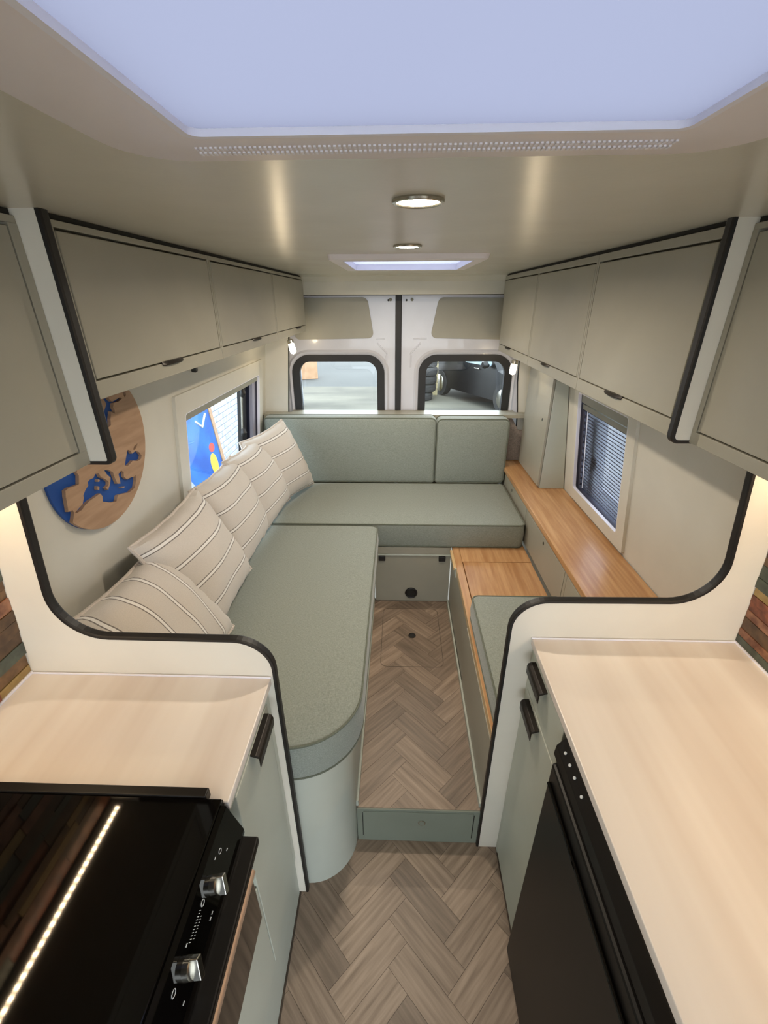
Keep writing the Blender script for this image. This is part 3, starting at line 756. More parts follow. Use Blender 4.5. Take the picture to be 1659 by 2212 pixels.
pillow([(-.765, 1.465, 1.07), (-.757, 1.875, 1.07), (-.635, 1.89, .70), (-.635, 1.46, .695)], 'pale striped pillow in the middle of the row of five', seed=3)
pillow([(-.762, 1.055, 1.07), (-.755, 1.49, 1.075), (-.605, 1.52, .70), (-.60, 1.08, .695)], 'beige striped pillow below the round map, second from the partition', seed=4)
pillow([(-.775, .775, 1.02), (-.765, 1.165, 1.01), (-.555, 1.165, .70), (-.565, .775, .695)], 'beige striped pillow nearest the kitchen partition, stripes running down', vert=True, seed=5)

# ------------------------------------------------------------------ round map
MAP = {'bothnia':[(0.160,0.656),(0.268,0.657),(0.294,0.618),(0.339,0.587),(0.401,0.593),(0.515,0.612),(0.564,0.585),(0.471,0.562),(0.363,0.565),(0.334,0.513),(0.362,0.472),(0.357,0.424),(0.317,0.446),(0.278,0.472),(0.267,0.430),(0.240,0.383),(0.234,0.304),(0.169,0.284),(0.083,0.288),(0.003,0.256),(-0.031,0.309),(0.010,0.333),(0.047,0.368),(0.091,0.374),(0.111,0.422),(0.122,0.489),(0.162,0.532),(0.205,0.583),(0.187,0.625)],
'black':[(0.518,-0.127),(0.587,-0.168),(0.611,-0.217),(0.704,-0.205),(0.788,-0.247),(0.846,-0.324),(0.816,-0.368),(0.721,-0.368),(0.604,-0.318),(0.526,-0.343),(0.453,-0.353),(0.401,-0.320),(0.436,-0.251),(0.478,-0.184)],
'azov':[(0.650,-0.168),(0.687,-0.128),(0.782,-0.115),(0.744,-0.155),(0.691,-0.186)],
'med':[(-0.712,-0.523),(-0.631,-0.497),(-0.564,-0.483),(-0.518,-0.412),(-0.523,-0.383),(-0.470,-0.332),(-0.401,-0.297),(-0.402,-0.251),(-0.351,-0.235),(-0.286,-0.242),(-0.235,-0.206),(-0.169,-0.221),(-0.145,-0.286),(-0.059,-0.348),(-0.007,-0.407),(-0.019,-0.451),(-0.089,-0.461),(-0.042,-0.510),(0.002,-0.459),(0.030,-0.411),(0.048,-0.370),(-0.016,-0.297),(-0.056,-0.225),(0.028,-0.246),(0.117,-0.317),(0.129,-0.390),(0.171,-0.507),(0.238,-0.533),(0.237,-0.472),(0.226,-0.387),(0.299,-0.359),(0.347,-0.402),(0.338,-0.470),(0.407,-0.538),(0.495,-0.540),(0.581,-0.562),(0.622,-0.546),(0.617,-0.641),(0.559,-0.727),(0.409,-0.741),(0.263,-0.699),(0.137,-0.667),(0.087,-0.737),(-0.032,-0.704),(-0.190,-0.614),(-0.177,-0.541),(-0.213,-0.487),(-0.313,-0.492),(-0.437,-0.494),(-0.521,-0.512),(-0.594,-0.543),(-0.681,-0.542)],
'lake':[(0.592,0.661),(0.663,0.653),(0.661,0.612),(0.622,0.588),(0.606,0.622)]}
ISL = [[(-0.239,-0.372),(-0.203,-0.396),(-0.221,-0.436),(-0.250,-0.414)], [(-0.203,-0.292),(-0.173,-0.313),(-0.193,-0.334),(-0.216,-0.315)], [(0.241,-0.586),(0.328,-0.611),(0.307,-0.624),(0.254,-0.602)]]
ATL = [(-0.45, .62), (-.38, .45), (-.30, .28), (-.42, .12), (-0.556,-0.065),(-0.528,-0.115),(-0.557,-0.217),(-0.611,-0.213),(-0.723,-0.193),(-0.788,-0.200),(-0.803,-0.270),(-0.806,-0.355),(-0.815,-0.465),(-0.741,-0.477),(-0.728,-0.515),(-0.760,-0.581)]
MY, MZ, MR = 1.105, 1.336, .207
k_ = math.hypot(1, .12)
PM = lambda a, b, t: (wl(MZ + b * MR / k_) + .002 + t, MY + a * MR, MZ + b * MR / k_)
t = thing('wall_map', 'round wooden relief map with blue seas on the left wall', 'wall map', (wl(MZ), MY, MZ - MR))
circ = [(math.cos(q * math.pi / 60), math.sin(q * math.pi / 60)) for q in range(120)]
mb = MB(); mb.plate(circ, [], PM, 0, .006); mb.build('sea_disc', 'sea', t)
a0 = math.atan2(-.62, -.785); a1 = math.atan2(.80, -.60) ; a1 = a1 if a1 < a0 + 2 * math.pi else a1
arc = [(math.cos(a0 + (a1 - a0) * q / 90), math.sin(a0 + (a1 - a0) * q / 90)) for q in range(91)]
land = arc + ATL
mb = MB(); mb.plate(land, list(MAP.values()), PM, .006, .015); mb.build('land_layer', 'mapwood', t)
for isl in ISL:
    mb = MB(); mb.plate(isl, [], PM, .006, .015); mb.build('island', 'mapwood', t)

# ------------------------------------------------------------------ left kitchen: base unit, worktop, cooker
CL, CR = -.284, .343
ZK = .928
t = thing('kitchen_base_unit', 'pale sage base unit left of the aisle with black edge pull', 'cabinet', (-.56, .3, 0))
box('body', 'base', t, wl(.93) + .02, -.312, .462, YL - .002, 0, ZK - .021, .001)
box('oven_housing', 'base', t, wl(.93) + .02, -.312, -.5, .461, 0, .60, .001)
box('plinth', 'base', t, -.312, -.300, -.5, YL - .002, 0, .195, .001)
d = box('door', 'base', t, -.312, -.2945, .496, .706, .205, .868, .0015)
box('end_stile', 'base', t, -.312, -.2955, .709, YL - .002, .198, .905, .001)
box('top_rail', 'base', t, -.312, -.2955, .470, .706, .872, .905, .001)
d2 = box('lower_drawer', 'base', t, -.312, -.2945, -.3, .492, .205, .560, .0015)
def edge_pull(parent, s, xf, y0, y1, zt, name='handle'):
    mb = MB(); prof = [(0, .004), (.012, .004), (.019, 0), (.021, -.008), (.020, -.03), (.0175, -.031), (.0175, -.006), (0, .001)]
    a = [(xf + s * p[0], y0, zt + p[1]) for p in prof]; b = [(xf + s * p[0], y1, zt + p[1]) for p in prof]; n = len(prof)
    fs = [tuple(range(n)), tuple(range(n, 2 * n))] + [(k, (k + 1) % n, (k + 1) % n + n, k + n) for k in range(n)]
    mb.add(a + b, fs); o = mb.build(name, 'blackmetal', parent, bevel=.001); o['label'] = 'black metal edge pull'; return o
edge_pull(d, 1, -.2945, .578, .680, .866)
wk = MB().box(wl(ZK) + .014, CL, .452, YL - .001, ZK - .02, ZK).build('worktop', 'counter', None, bevel=.002)
tag(wk, 'pale streaked worktop between the cooker and the left partition', 'worktop')
box('sealant', 'brightedge', wk, wl(ZK) + .014, CL + .001, YL - .005, YL - .0012, ZK, ZK + .004, .001)
# cooker
t = thing('cooker', 'black built-in cooker with glass lid, two knobs and oven below', 'cooker', (-.55, .15, .56))
YC0, YC1 = -.18, .452
box('glass_lid', 'hob', t, wl(ZK) + .03, -.291, YC0, YC1 - .004, .937, .945, .002)
box('lid_hinge_strip', 'fridge', t, wl(ZK) + .03, -.318, YC1 - .004, YC1 + .012, .9285, .949, .002)
box('hob_body', 'fridge', t, wl(ZK) + .03, -.292, YC0, YC1, .80, .936, .001)
mb = MB(); prof = [(-.292, .938), (-.283, .936), (-.262, .872), (-.262, .862), (-.292, .862)]
mb.plate(prof, [], lambda a, b, q: (a, q, b), YC0, YC1 - .010); cp = mb.build('control_panel', 'hob', t, bevel=.001)
nx = Vector((.064, 0, .021)).normalized(); 
for ky in (.345, .253):
    c0 = Vector((-.2725, ky, .904)); mb = MB(); mb.tube([c0, c0 + nx * .009, c0 + nx * .0105], [.0135, .013, .010], 24); kn = mb.build('knob', 'chrome', t)
    kn['label'] = 'satin chrome control knob'
    g = MB(); yv = Vector((0, 1, 0)); zv = nx.cross(yv); pts = []
    q0 = c0 + nx * .009; tv = (yv * .5 + zv * .87).normalized(); bv = nx.cross(tv)
    A = [q0 + tv * a + bv * b for a, b in ((-.0135, -.0045), (.0135, -.0045), (.0135, .0045), (-.0135, .0045))]
    g.hexa(A, [p + nx * .012 for p in A]); g.build('grip', 'chrome', kn, bevel=.001)
# printed marks on the panel
def mark(pts_yz, r=.0005):
    f = lambda y, h: Vector((-.2725, y, .904)) + Vector((-.021, 0, .064)).normalized() * h + nx * .0008
    MB().tube([f(y, h) for y, h in pts_yz], r, 5).build('printed_mark', 'print', cp)
for (y, h, a, b) in ((.385, .012, .004, .0028), (.318, .013, .0045, .003), (.226, .012, .0045, .003)):
    mark([(y + a * math.cos(q * .5236), h + b * math.sin(q * .5236)) for q in range(13)])
for (y, h) in ((.372, .018), (.270, .018), (.395, -.004), (.318, -.016), (.311, -.016), (.225, -.014)):
    mark([(y - .002, h), (y + .002, h)], .0008)

for q in range(11): mark([(.310 - q * .0035, .012), (.3085 - q * .0035, .0145)], .0005)
for q in range(8): mark([(.306 - q * .0035, .006), (.3045 - q * .0035, .008)], .0004)
# drip lip and oven
box('lip', 'fridge', t, -.275, -.236, YC0, .437, .845, .861, .003)
ov = box('oven_door', 'hob', t, -.30, -.2585, YC0, .428, .605, .838, .004)
MB().box(-.2585, -.2575, YC0, .405, .625, .81).build('oven_glass', 'hob', ov)
mb = MB(); mb.tube([(-.246, YC0, .815), (-.246, .405, .815)], .008, 12); mb.build('oven_handle', 'copperbar', ov)
for yy in (.39, -.1): MB().cyl((-.259, yy, .815), (1, 0, 0), .006, .006, .014, 10).build('handle_post', 'blackmetal', ov)

# ------------------------------------------------------------------ right kitchen: unit, fridge, worktop
t = thing('drawer_unit', 'pale sage drawer unit beside the fridge with two black edge pulls', 'cabinet', (.6, .75, 0))
box('body', 'base', t, .366, wr(.93) - .03, .626, YR - .002, 0, ZK - .021, .001)
box('end_stile', 'base', t, .350, .366, .856, YR - .002, 0, ZK - .021, .001)
dr = box('drawer', 'base', t, .348, .366, .632, .853, .775, .898, .0015); edge_pull(dr, -1, .348, .735, .832, .885)
dd = box('door', 'base', t, .348, .366, .632, .853, .02, .770, .0015); edge_pull(dd, -1, .348, .735, .832, .757)
wk = MB().box(CR, .862, -.5, YR - .001, ZK - .02, ZK).build('worktop', 'counter', None, bevel=.002)
tag(wk, 'long pale streaked worktop above the fridge on the right', 'worktop')
box('sealant', 'brightedge', wk, CR - .001, .862, YR - .005, YR - .0012, ZK, ZK + .004, .001)
t = thing('fridge', 'black under-counter fridge below the right worktop', 'fridge', (.6, .3, 0))
box('body', 'fridge', t, .36, .85, .10, .622, .03, ZK - .023, .001)
fd = box('door', 'fridge', t, .322, .36, .10, .600, .035, .845, .006)
cpn = MB(); cpn.plate(fillet([(.328, .852), (.362, .852), (.362, .903), (.346, .903), (.330, .880)], [.003, .001, .001, .006, .006], 4, True), [], lambda a, b, q: (a, q, b), .10, .612); cpn = cpn.build('control_strip', 'fridge', t)
for y in (.585, .56, .535, .50): MB().cyl((.337, y, .892), (-.82, 0, .57), .003, .003, .002, 10).build('indicator', 'print', cpn)
mb = MB(); mb.tube([(.318, .12, .80), (.318, .585, .80)], .004, 8); mb.build('door_lip', 'hob', fd)

# splashbacks with mixed slate and copper strips
def splash(side, y1, name, label):
    f = (lambda z: wl(z) + .004) if side < 0 else (lambda z: .853 - .06 * (z - ZK)); s = side
    root = root_struct(name, (f(ZK), y1 - .3, ZK), label, 'wall')
    bk = MB(); bk.hexa([(f(ZK), -.5, ZK), (f(ZK), y1, ZK), (f(1.44), y1, 1.44), (f(1.44), -.5, 1.44)], [(f(ZK) + s * .02, -.5, ZK), (f(ZK) + s * .02, y1, ZK), (f(1.44) + s * .02, y1, 1.44), (f(1.44) + s * .02, -.5, 1.44)])
    bk.build('backing_board', 'dark', root)
    z = ZK + .006; rng = random.Random(3 + side)
    while z < 1.42:
        h = rng.choice((.020, .026, .032)); y = y1 - .001
        while y > .05:
            L_ = rng.uniform(.07, .2); th = rng.uniform(.005, .010); yy = max(y - L_, .04)
            if y - yy > .012:
                q = [(f(z) - s * th, yy, z), (f(z) - s * th, y, z), (f(z + h) - s * th, y, z + h), (f(z + h) - s * th, yy, z + h)]
                q2 = [(f(p[2]) + s * .001, p[1], p[2]) for p in q]
                MB().hexa(q, q2).build('tile', 'tile%d' % rng.randrange(6), root)
            y = yy - .0015
        z += h + .0012
    b = MB(); b.hexa([(f(ZK) - s * .011, .05, ZK), (f(ZK) - s * .011, y1 - .001, ZK), (f(ZK) - s * .011, y1 - .001, ZK + .005), (f(ZK) - s * .011, .05, ZK + .005)], [(f(ZK), .05, ZK), (f(ZK), y1 - .001, ZK), (f(ZK), y1 - .001, ZK + .005), (f(ZK), .05, ZK + .005)])
    b.build('sealant', 'brightedge', root)
    return root, f
rs, fL = splash(-1, YL, 'wall_splashback_left', 'slate and copper strip tiles behind the left worktop')
splash(1, YR, 'wall_splashback_right', 'slate and copper strip tiles behind the right worktop')
mb = MB().box(fL(1.0) - .002, fL(1.0) + .022, .50, .60, .955, 1.03)
tag(mb.build('socket_plate', 'fridge', None, bevel=.003), 'dark socket plate on the left tiled splashback', 'socket')

# LED strips under the kitchen lockers
for s, x, y1 in ((-1, -.757, YL - .01), (1, .79, YR - .01)):
    t = thing('led_strip', 'warm LED strip under the kitchen cabinet above the %s' % ('cooker' if s < 0 else 'fridge worktop'), 'light', (x, .2, 1.43))
    box('channel', 'plasticwhite', t, x - .009, x + .009, -.4, y1, 1.434, 1.4395, 0)
    MB().add([(x - .005, -.4, 1.4335), (x + .005, -.4, 1.4335), (x + .005, y1 - .01, 1.4335), (x - .005, y1 - .01, 1.4335)], [(0, 1, 2, 3)]).build('diode_tape', 'led', t)

# ------------------------------------------------------------------ ceiling lamps and hatches
def downlight(x, y, label, watts):
    t = thing('downlight', label, 'light', (x, y, ZC - .006), 'recessed ceiling downlights')
    mb = MB(); n = 28
    mb.tube([(x + .032 * math.cos(2 * math.pi * q / n), y + .032 * math.sin(2 * math.pi * q / n), ZC - .002) for q in range(n)], .0035, 8, True); mb.build('bezel', 'chrome', t)
    mb = MB(); mb.tube([(x, y, ZC - .001), (x, y, ZC - .003), (x, y, ZC - .0045)], [.0285, .028, .020], 24); mb.build('lens', 'lens', t)
    l = bpy.data.lights.new('downlight_light', 'AREA'); l.shape = 'DISK'; l.size = .05; l.energy = watts; l.spread = math.radians(167); l.color = (1.0, .86, .68)
    o = bpy.data.objects.new('downlight_light', l); COL.objects.link(o); o.parent = t; o.location = (0, 0, .0005)
downlight(.024, .705, 'round warm downlight in the ceiling nearest the skylight', .3)
downlight(.019, 1.245, 'round warm downlight in the ceiling just before the rear hatch', 2.3)
downlight(.015, 2.14, 'round warm downlight in the ceiling behind the rear hatch', 2.6)

def reading(x, y, ztop, zb, label, tilt):
    t = thing('reading_lamp', label, 'light', (x, y, zb - .04), 'reading lamps under the cabinets')
    MB().tube([(x, y, ztop), (x, y, ztop - .004)], .014, 16).build('mount', 'chrome', t)
    MB().tube([(x, y, ztop - .003), (x, y, zb + .04)], .003, 8).build('stem', 'chrome', t)
    d = Vector(tilt).normalized(); c = Vector((x, y, zb + .032))
    MB().tube([c - d * .006, c, c + d * .016], [.012, .0165, .0165], 18).build('holder', 'chrome', t)
    b0 = c + d * .016
    MB().tube([b0, b0 + d * .012, b0 + d * .04, b0 + d * .048, b0 + d * .052], [.0145, .016, .016, .012, .004], 18).build('bulb', 'bulb', t)
reading(-.575, 2.47, 1.5465, 1.478, 'glowing reading lamp under the left cabinets by the rear door', (.25, -.12, -1))
reading(.600, 2.40, 1.4445, 1.382, 'glowing reading lamp under the right cabinets by the rear door', (-.15, -.12, -1))

# front skylight
t = thing('skylight', 'large pale lilac roof skylight with rounded white frame at the top', 'skylight', (.025, .25, ZC))
fo = fillet([(-.243, -.05), (.296, -.05), (.296, .494), (-.243, .494)], [.05, .05, .06, .06], 10, True)
fi = fillet([(SK[0], SK[2]), (SK[1], SK[2]), (SK[1], SK[3]), (SK[0], SK[3])], .012, 10, True)
mb = MB(); n = len(fo)
ring = lambda pts, z: [(p[0], p[1], z) for p in pts]
mid = [(p[0] * .93 + q[0] * .07, p[1] * .93 + q[1] * .07) for p, q in zip(fo, fi)]
vs = ring(fo, ZC) + ring(fo, ZC - .004) + ring(mid, ZC - .006) + ring(fi, ZC - .002) + ring(fi, ZC + .02)
fs = [(k + r * n, (k + 1) % n + r * n, (k + 1) % n + (r + 1) * n, k + (r + 1) * n) for r in range(4) for k in range(n)]
mb.add(vs, fs); mb.smooth = True; fr = mb.build('frame', 'plasticwhite', t)
fi2 = fillet([(SK[0] + .006, SK[2] + .006), (SK[1] - .006, SK[2] + .006), (SK[1] - .006, SK[3] - .006), (SK[0] + .006, SK[3] - .006)], .01, 10, True)
mb = MB(); mb.plate([(p[0] * 1.0 + (.0005 if p[0] < 0 else -.0005), p[1] - .0005) for p in fi], [fi2], lambda a, b, q: (a, b, q), ZC - .003, ZC + .0022); mb.build('inner_seal', 'brightedge', t)
mb = MB(); mb.add([(SK[0] + .002, SK[2] + .002, ZC + .0028), (SK[1] - .002, SK[2] + .002, ZC + .0028), (SK[1] - .002, SK[3] - .002, ZC + .0028), (SK[0] + .002, SK[3] - .002, ZC + .0028)], [(0, 1, 2, 3)]); mb.build('milky_pane', 'milk', t)
mb = MB()
for i in range(96):
    x = -.172 + .397 * i / 95; 
    for j in range(2):
        yy = .460 + j * .010; zz = ZC - .002 - .0045 * (yy + .003 - .443) / .048
        mb.box(x - .0011, x + .0011, yy, yy + .0065, zz - .0008, zz + .001)
v = mb.build('vent_slots', 'brightedge', t); v['kind'] = 'stuff'; v['label'] = 'rows of tiny white vent slots'
# rear hatch
t = thing('roof_hatch', 'small white-framed roof hatch before the rear doors', 'skylight', (.026, 1.72, ZC))
fo = fillet([(-.212, 1.455), (.262, 1.455), (.262, 2.03), (-.212, 2.03)], .02, 6, True); fi = fillet([(RH[0], RH[2]), (RH[1], RH[2]), (RH[1], RH[3]), (RH[0], RH[3])], .006, 6, True)
mid = [(p[0] * .9 + q[0] * .1, p[1] * .9 + q[1] * .1) for p, q in zip(fo, fi)]
n = len(fo); mb = MB(); vs = ring(fo, ZC) + ring(mid, ZC - .013) + ring(fi, ZC - .015) + ring(fi, ZC + .03)
fs = [(k + r * n, (k + 1) % n + r * n, (k + 1) % n + (r + 1) * n, k + (r + 1) * n) for r in range(3) for k in range(n)]
mb.add(vs, fs); mb.build('frame', 'plasticwhite', t, smooth=False)
fi2 = fillet([(RH[0] + .004, RH[2] + .004), (RH[1] - .004, RH[2] + .004), (RH[1] - .004, RH[3] - .004), (RH[0] + .004, RH[3] - .004)], .004, 6, True)
mb = MB(); mb.plate([(p[0] + (.0005 if p[0] < 0 else -.0005), p[1] + (.0005 if p[1] < 1.7 else -.0005)) for p in fi], [fi2], lambda a, b, q: (a, b, q), ZC - .016, ZC + .004); mb.build('inner_seal', 'brightedge', t)
mb = MB(); mb.add([(RH[0], RH[2], ZC + .0045), (RH[1], RH[2], ZC + .0045), (RH[1], RH[3], ZC + .0045), (RH[0], RH[3], ZC + .0045)], [(0, 1, 2, 3)]); mb.build('milky_pane', 'milk2', t)

# ------------------------------------------------------------------ outside
GZ = -.65
struct(MB().box(-40, 40, -20, 13.6, GZ - .1, GZ).build('ground', 'concrete', None), 'pale concrete yard behind the van', 'ground')
struct(MB().box(-40, 40, 13.6, 60, GZ - .1, GZ - .01).build('ground', 'concrete2', None), 'grey asphalt beyond the concrete yard', 'ground')
# tyres
TX, TY = .62, 11.75
def ring_mesh(R0, R1, h, n=36):
    prof = [(R1, .25 * h), (R1 + .02, .06 * h), (R0 - .04, 0), (R0 - .008, .10 * h), (R0, .25 * h), (R0 + .003, .5 * h), (R0, .75 * h), (R0 - .008, .90 * h), (R0 - .04, h), (R1 + .02, .94 * h), (R1, .75 * h)]
    vs = []; fs = []; m = len(prof)
    for k in range(n):
        a = 2 * math.pi * k / n
        vs += [(r * math.cos(a), r * math.sin(a), z) for r, z in prof]
    for k in range(n):
        for j in range(m): fs.append((k * m + j, k * m + (j + 1) % m, ((k + 1) % n) * m + (j + 1) % m, ((k + 1) % n) * m + j))
    return vs, fs
TH = .205
words = ('lowest', 'second lowest', 'middle', 'second highest', 'highest')
vs, fs = ring_mesh(.335, .20, TH)
for i in range(5):
    dx, dy = ((-.06, 0), (.02, .03), (.03, 0), (.04, -.02), (.03, .02))[i]
    mb = MB(); mb.add([(v[0] + TX + dx, v[1] + TY + dy, v[2] + GZ + .001 + i * TH) for v in vs], fs); mb.smooth = True
    t = mb.build('tyre', 'tyre', None)
    tag(t, 'black tyre, %s of the stack outside the right rear window' % words[i], 'tyre', 'stacked tyres outside')
    for gz in (.35, .65):
        g = MB(); g.tube([(TX + dx + .336 * math.cos(q * .1745), TY + dy + .336 * math.sin(q * .1745), GZ + i * TH + gz * TH) for q in range(36)], .005, 4, True); g.build('groove', 'black', t)
# pallet
t = thing('pallet', 'pale slatted pallet standing on edge behind the tyres', 'pallet', (.67, 12.25, GZ))
for i in range(8): box('slat', 'pallet', t, .28, 1.06, 12.23, 12.25, GZ + .02 + i * .17, GZ + .15 + i * .17, .003)
for x in (.30, .62, .96): box('bearer', 'pallet', t, x, x + .09, 12.25, 12.33, GZ, GZ + 1.36, .003)
# boxes
def carton(x, y, w_, d_, h, rot, z, label):
    t = thing('carton', label, 'box', (x, y, z), 'cardboard boxes outside')
    R = Matrix.Rotation(rot, 4, 'Z')
    def add(name, m, a, b, c, d, e, f_):
        mb = MB(); mb.box(a, b, c, d, e, f_); mb.v = [R @ v + Vector((x, y, z)) for v in mb.v]; return mb.build(name, m, t, bevel=.004)
    add('body', 'card', -w_ / 2, w_ / 2, -d_ / 2, d_ / 2, 0, h); add('tape', 'pallet', -.03, .03, -d_ / 2 - .003, d_ / 2 + .003, h - .1, h + .003); add('flap', 'card', -w_ / 2 + .005, w_ / 2 - .005, -d_ / 2 + .01, -.01, h, h + .006)
carton(-3.05, 15.2, .55, .5, .75, .5, GZ, 'tall brown cardboard box outside the left rear window')
carton(-3.62, 15.6, .5, .5, .8, .35, GZ, 'brown cardboard box partly hidden behind the left door window seal')

# cars
def car(x, y, rot, paint, label, sc=1.0):
    t = thing('car', label, 'car', (x, y, GZ)); R = Matrix.Rotation(rot, 4, 'Z')
    T = lambda v: R @ (Vector(v) * sc) + Vector((x, y, GZ))
    def fin(mb, name, m, parent=None, bevel=0, smooth=None):
        mb.v = [T(v) for v in mb.v]; return mb.build(name, m, parent or t, bevel, smooth=smooth)
    prof = fillet([(-2.0, .25), (2.05, .25), (2.1, .55), (2.0, .72), (1.05, .92), (.45, 1.42), (-1.25, 1.46), (-1.9, 1.0), (-2.05, .6)], [.1, .1, .1, .2, .15, .25, .25, .2, .15], 5, True)
    secs = []
    for wy, ins in ((-.86, .05), (-.80, 0), (.80, 0), (.86, .05)):
        secs.append([(a * (1 - ins * .4), wy * (1 - .16 * max(0, (b - .92)) / .54), .25 + (b - .25) * (1 - ins * .6)) for a, b in prof])
    n = len(prof); mb = MB(); vs = [q for s_ in secs for q in s_]
    fs = [(i * n + k, i * n + (k + 1) % n, (i + 1) * n + (k + 1) % n, (i + 1) * n + k) for i in range(3) for k in range(n)] + [tuple(range(n)), tuple(3 * n + k for k in range(n))]
    mb.add(vs, fs); mb.smooth = True; body = fin(mb, 'body', paint, smooth=True)
    for sy in (-1, 1):
        for wx in (1.3, -1.3):
            g = MB(); g.tube([(wx, sy * .70, .33), (wx, sy * .88, .33)], .33, 28); wh = fin(g, 'wheel', 'tyre')
            g = MB(); g.tube([(wx, sy * .885, .33), (wx, sy * .895, .33)], [.22, .20], 20); fin(g, 'rim', 'chrome', wh)
        g = MB(); g.plate(fillet([(.85, .97), (.38, 1.36), (-.25, 1.38), (-.25, .97)], .05, 4, True), [], lambda a, b, q: (a, sy * (.846 - .24 * (b - .92) + q), b), 0, .012); fin(g, 'side_glass', 'carglass')
        g = MB(); g.tube([(.72, sy * .88, .99), (.72, sy * .98, 1.02), (.71, sy * 1.06, 1.02)], [.03, .09, .06], 10); mi = fin(g, 'wing_mirror', paint)
        g = MB(); g.tube([(.69, sy * .98, 1.02), (.63, sy * .98, 1.02)], [.07, .065], 10); fin(g, 'mirror_glass', 'vanpaint', mi)
        g = MB(); g.tube([(1.75, sy * .74, .72), (1.95, sy * .68, .68), (2.06, sy * .60, .64)], [.03, .10, .06], 12); fin(g, 'headlight', 'vanpaint')
        g = MB(); g.tube([(.2, sy * .89, .88), (.38, sy * .89, .88)], .014, 6); fin(g, 'door_handle', 'chrome')
    g = MB(); g.hexa([(1.02, -.66, .94), (1.02, .66, .94), (.50, .58, 1.39), (.50, -.58, 1.39)], [(1.05, -.66, .96), (1.05, .66, .96), (.53, .58, 1.41), (.53, -.58, 1.41)]); fin(g, 'windscreen', 'carglass')
    g = MB(); g.box(2.06, 2.11, -.45, .45, .36, .56); fin(g, 'grille', 'black', bevel=.01)
    return t
car(2.5, 11.6, math.radians(-62), 'carpaint', 'glossy black car parked outside the right rear window')
car(4.6, 6.3, math.radians(-110), 'carpaint', 'dark car parked beyond the right side window blind')
# white van behind
t = thing('white_van', 'white van parked behind the black car', 'van', (4.3, 15.4, GZ))
mb = MB(); mb.plate(fillet([(-1.0, GZ + .35), (1.0, GZ + .35), (1.0, GZ + 2.2), (.85, GZ + 2.5), (-.85, GZ + 2.5), (-1.0, GZ + 2.2)], [.1, .1, .1, .15, .15, .1], 5, True), [], lambda a, b, q: (4.3 + a, 15 + q, b), 0, 4.8); mb.build('body', 'vanpaint', t, bevel=.03)
mb = MB(); mb.plate(rrect(3.5, 5.1, GZ + 1.3, GZ + 1.95, .12), [], lambda a, b, q: (a, 15 - q, b), 0, .015); mb.build('rear_window', 'carglass', t)
for wx in (3.5, 5.1):
    for wy in (15.8, 18.8): MB().cyl((wx - .1, wy, GZ + .35), (1, 0, 0), .35, .35, .22, 24).build('wheel', 'tyre', t)

# painted brick wall with blue board on the left
BX = -2.35
wb = struct(MB().box(BX - .25, BX - .006, 2.6, 11, GZ, 3.2).build('wall_yard', 'mortar', None), 'white painted brick yard wall outside the left window', 'wall')
bme = None
for r in range(22):
    z = GZ + .26 + r * .075
    for c_i in range(13):
        y = 4.55 + c_i * .225 + (.1125 if r % 2 else 0)
        if bme is None:
            mb = MB(); mb.box(0, .112, 0, .215, 0, .065); q = mb.build('brick', 'brick', wb, bevel=.006, seg=1); bme = q.data
        else: q = bpy.data.objects.new('brick', bme); COL.objects.link(q); q.parent = wb
        q.location = Vector((BX - .056 + random.uniform(0, .005), y + .1075, z + .0325)) - WL[wb.name]
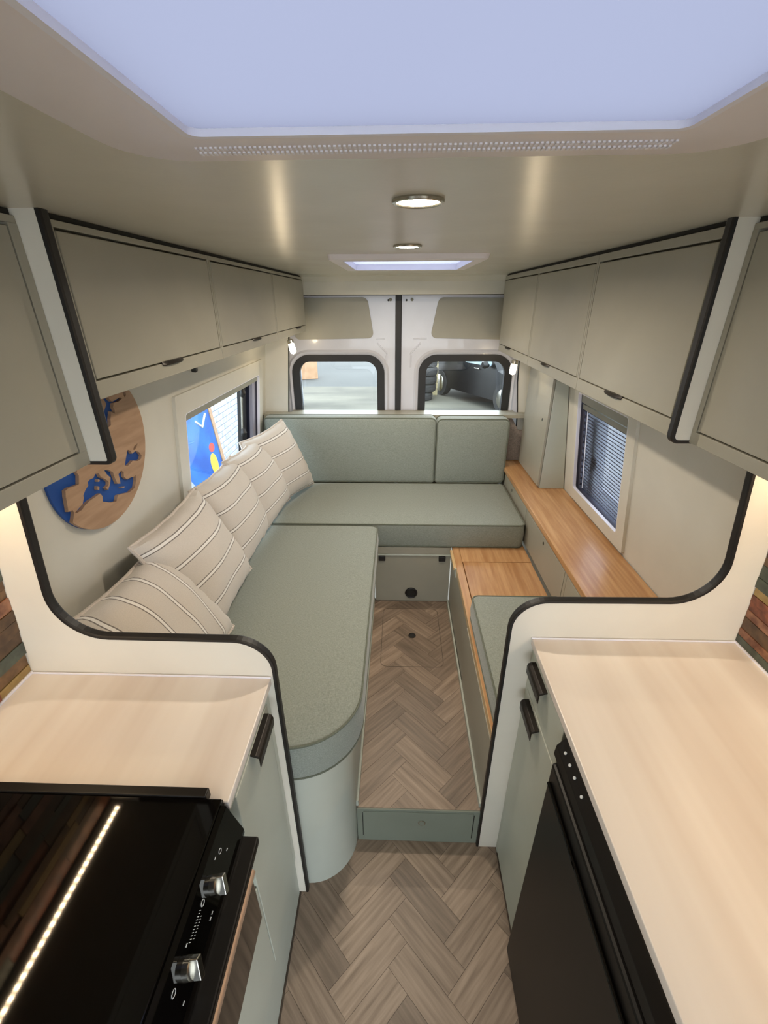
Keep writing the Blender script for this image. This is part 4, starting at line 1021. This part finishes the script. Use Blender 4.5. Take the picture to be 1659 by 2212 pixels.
# blue board leaning on the wall
t = thing('painted_board', 'blue painted board leaning on the white brick wall outside', 'board', (BX + .2, 4.8, GZ))
def PB(a, b, q): return (BX + .30 - .20 * (b - GZ) / 1.9 + q, a, b)
mb = MB(); mb.plate([(3.3, GZ), (4.93, GZ), (4.93, GZ + 1.9), (3.3, GZ + 1.9)], [], PB, 0, .02); bd = mb.build('panel', 'blueboard', t)
mb = MB(); mb.plate([(4.93, GZ), (5.0, GZ), (5.0, GZ + 1.92), (4.93, GZ + 1.92)], [], PB, -.002, .03); mb.build('batten', 'card', t)
ell = lambda cy, cz, a, b: [(cy + a * math.cos(q * .349), cz + b * math.sin(q * .349)) for q in range(18)]
mb = MB(); mb.plate(ell(4.72, .02, .09, .12), [], PB, .02, .023); mb.build('yellow_patch', 'yellow', bd)
mb = MB(); mb.plate(ell(4.76, .20, .07, .05), [], PB, .02, .0225); mb.build('red_patch', 'red', bd)
mb = MB(); mb.plate(ell(4.45, .80, .24, .09), [], PB, .02, .023); mb.build('green_patch', 'green', bd)
MB().tube([PB(4.55, .55, .022), PB(4.67, .46, .022), PB(4.82, .57, .022)], .014, 6).build('white_stroke', 'print', bd)
# clear sheeting heap and white leaning panel
t = thing('leaning_panel', 'pale white panel leaning outside at the near end of the left window', 'panel', (-1.75, 3.6, GZ))
mb = MB(); mb.plate([(3.0, GZ), (4.15, GZ), (3.35, .55), (3.0, .55)], [], lambda a, b, q: (-1.70 - .15 * (b - GZ) + q, a, b), 0, .03); mb.build('sheet', 'vanpaint', t)
mb = MB(); mb.tube([(-1.66, 3.0, GZ + .3), (-1.66, 4.3, GZ + .3)], .02, 6); mb.build('rail', 'print', t)
t = thing('sheeting_heap', 'heap of pale grey plastic sheeting at the foot of the brick wall', 'sheeting', (-2.0, 5.9, GZ))
mb = MB(); N = 22; rng = random.Random(5); vs = []; fs = []
for i in range(N + 1):
    for j in range(N + 1):
        a, b = i / N, j / N; e = math.sin(math.pi * a) ** .6 * math.sin(math.pi * b) ** .6
        vs.append((-2.3 + .75 * a, 5.52 + 2.2 * b, GZ + e * (.42 + .1 * math.sin(9 * a + 4 * b) + .08 * math.sin(17 * b) + rng.uniform(-.03, .03))))
for i in range(N):
    for j in range(N): fs.append((i * (N + 1) + j, (i + 1) * (N + 1) + j, (i + 1) * (N + 1) + j + 1, i * (N + 1) + j + 1))
mb.add(vs, fs); mb.smooth = True; mb.build('sheet', 'mortar', t, smooth=True)
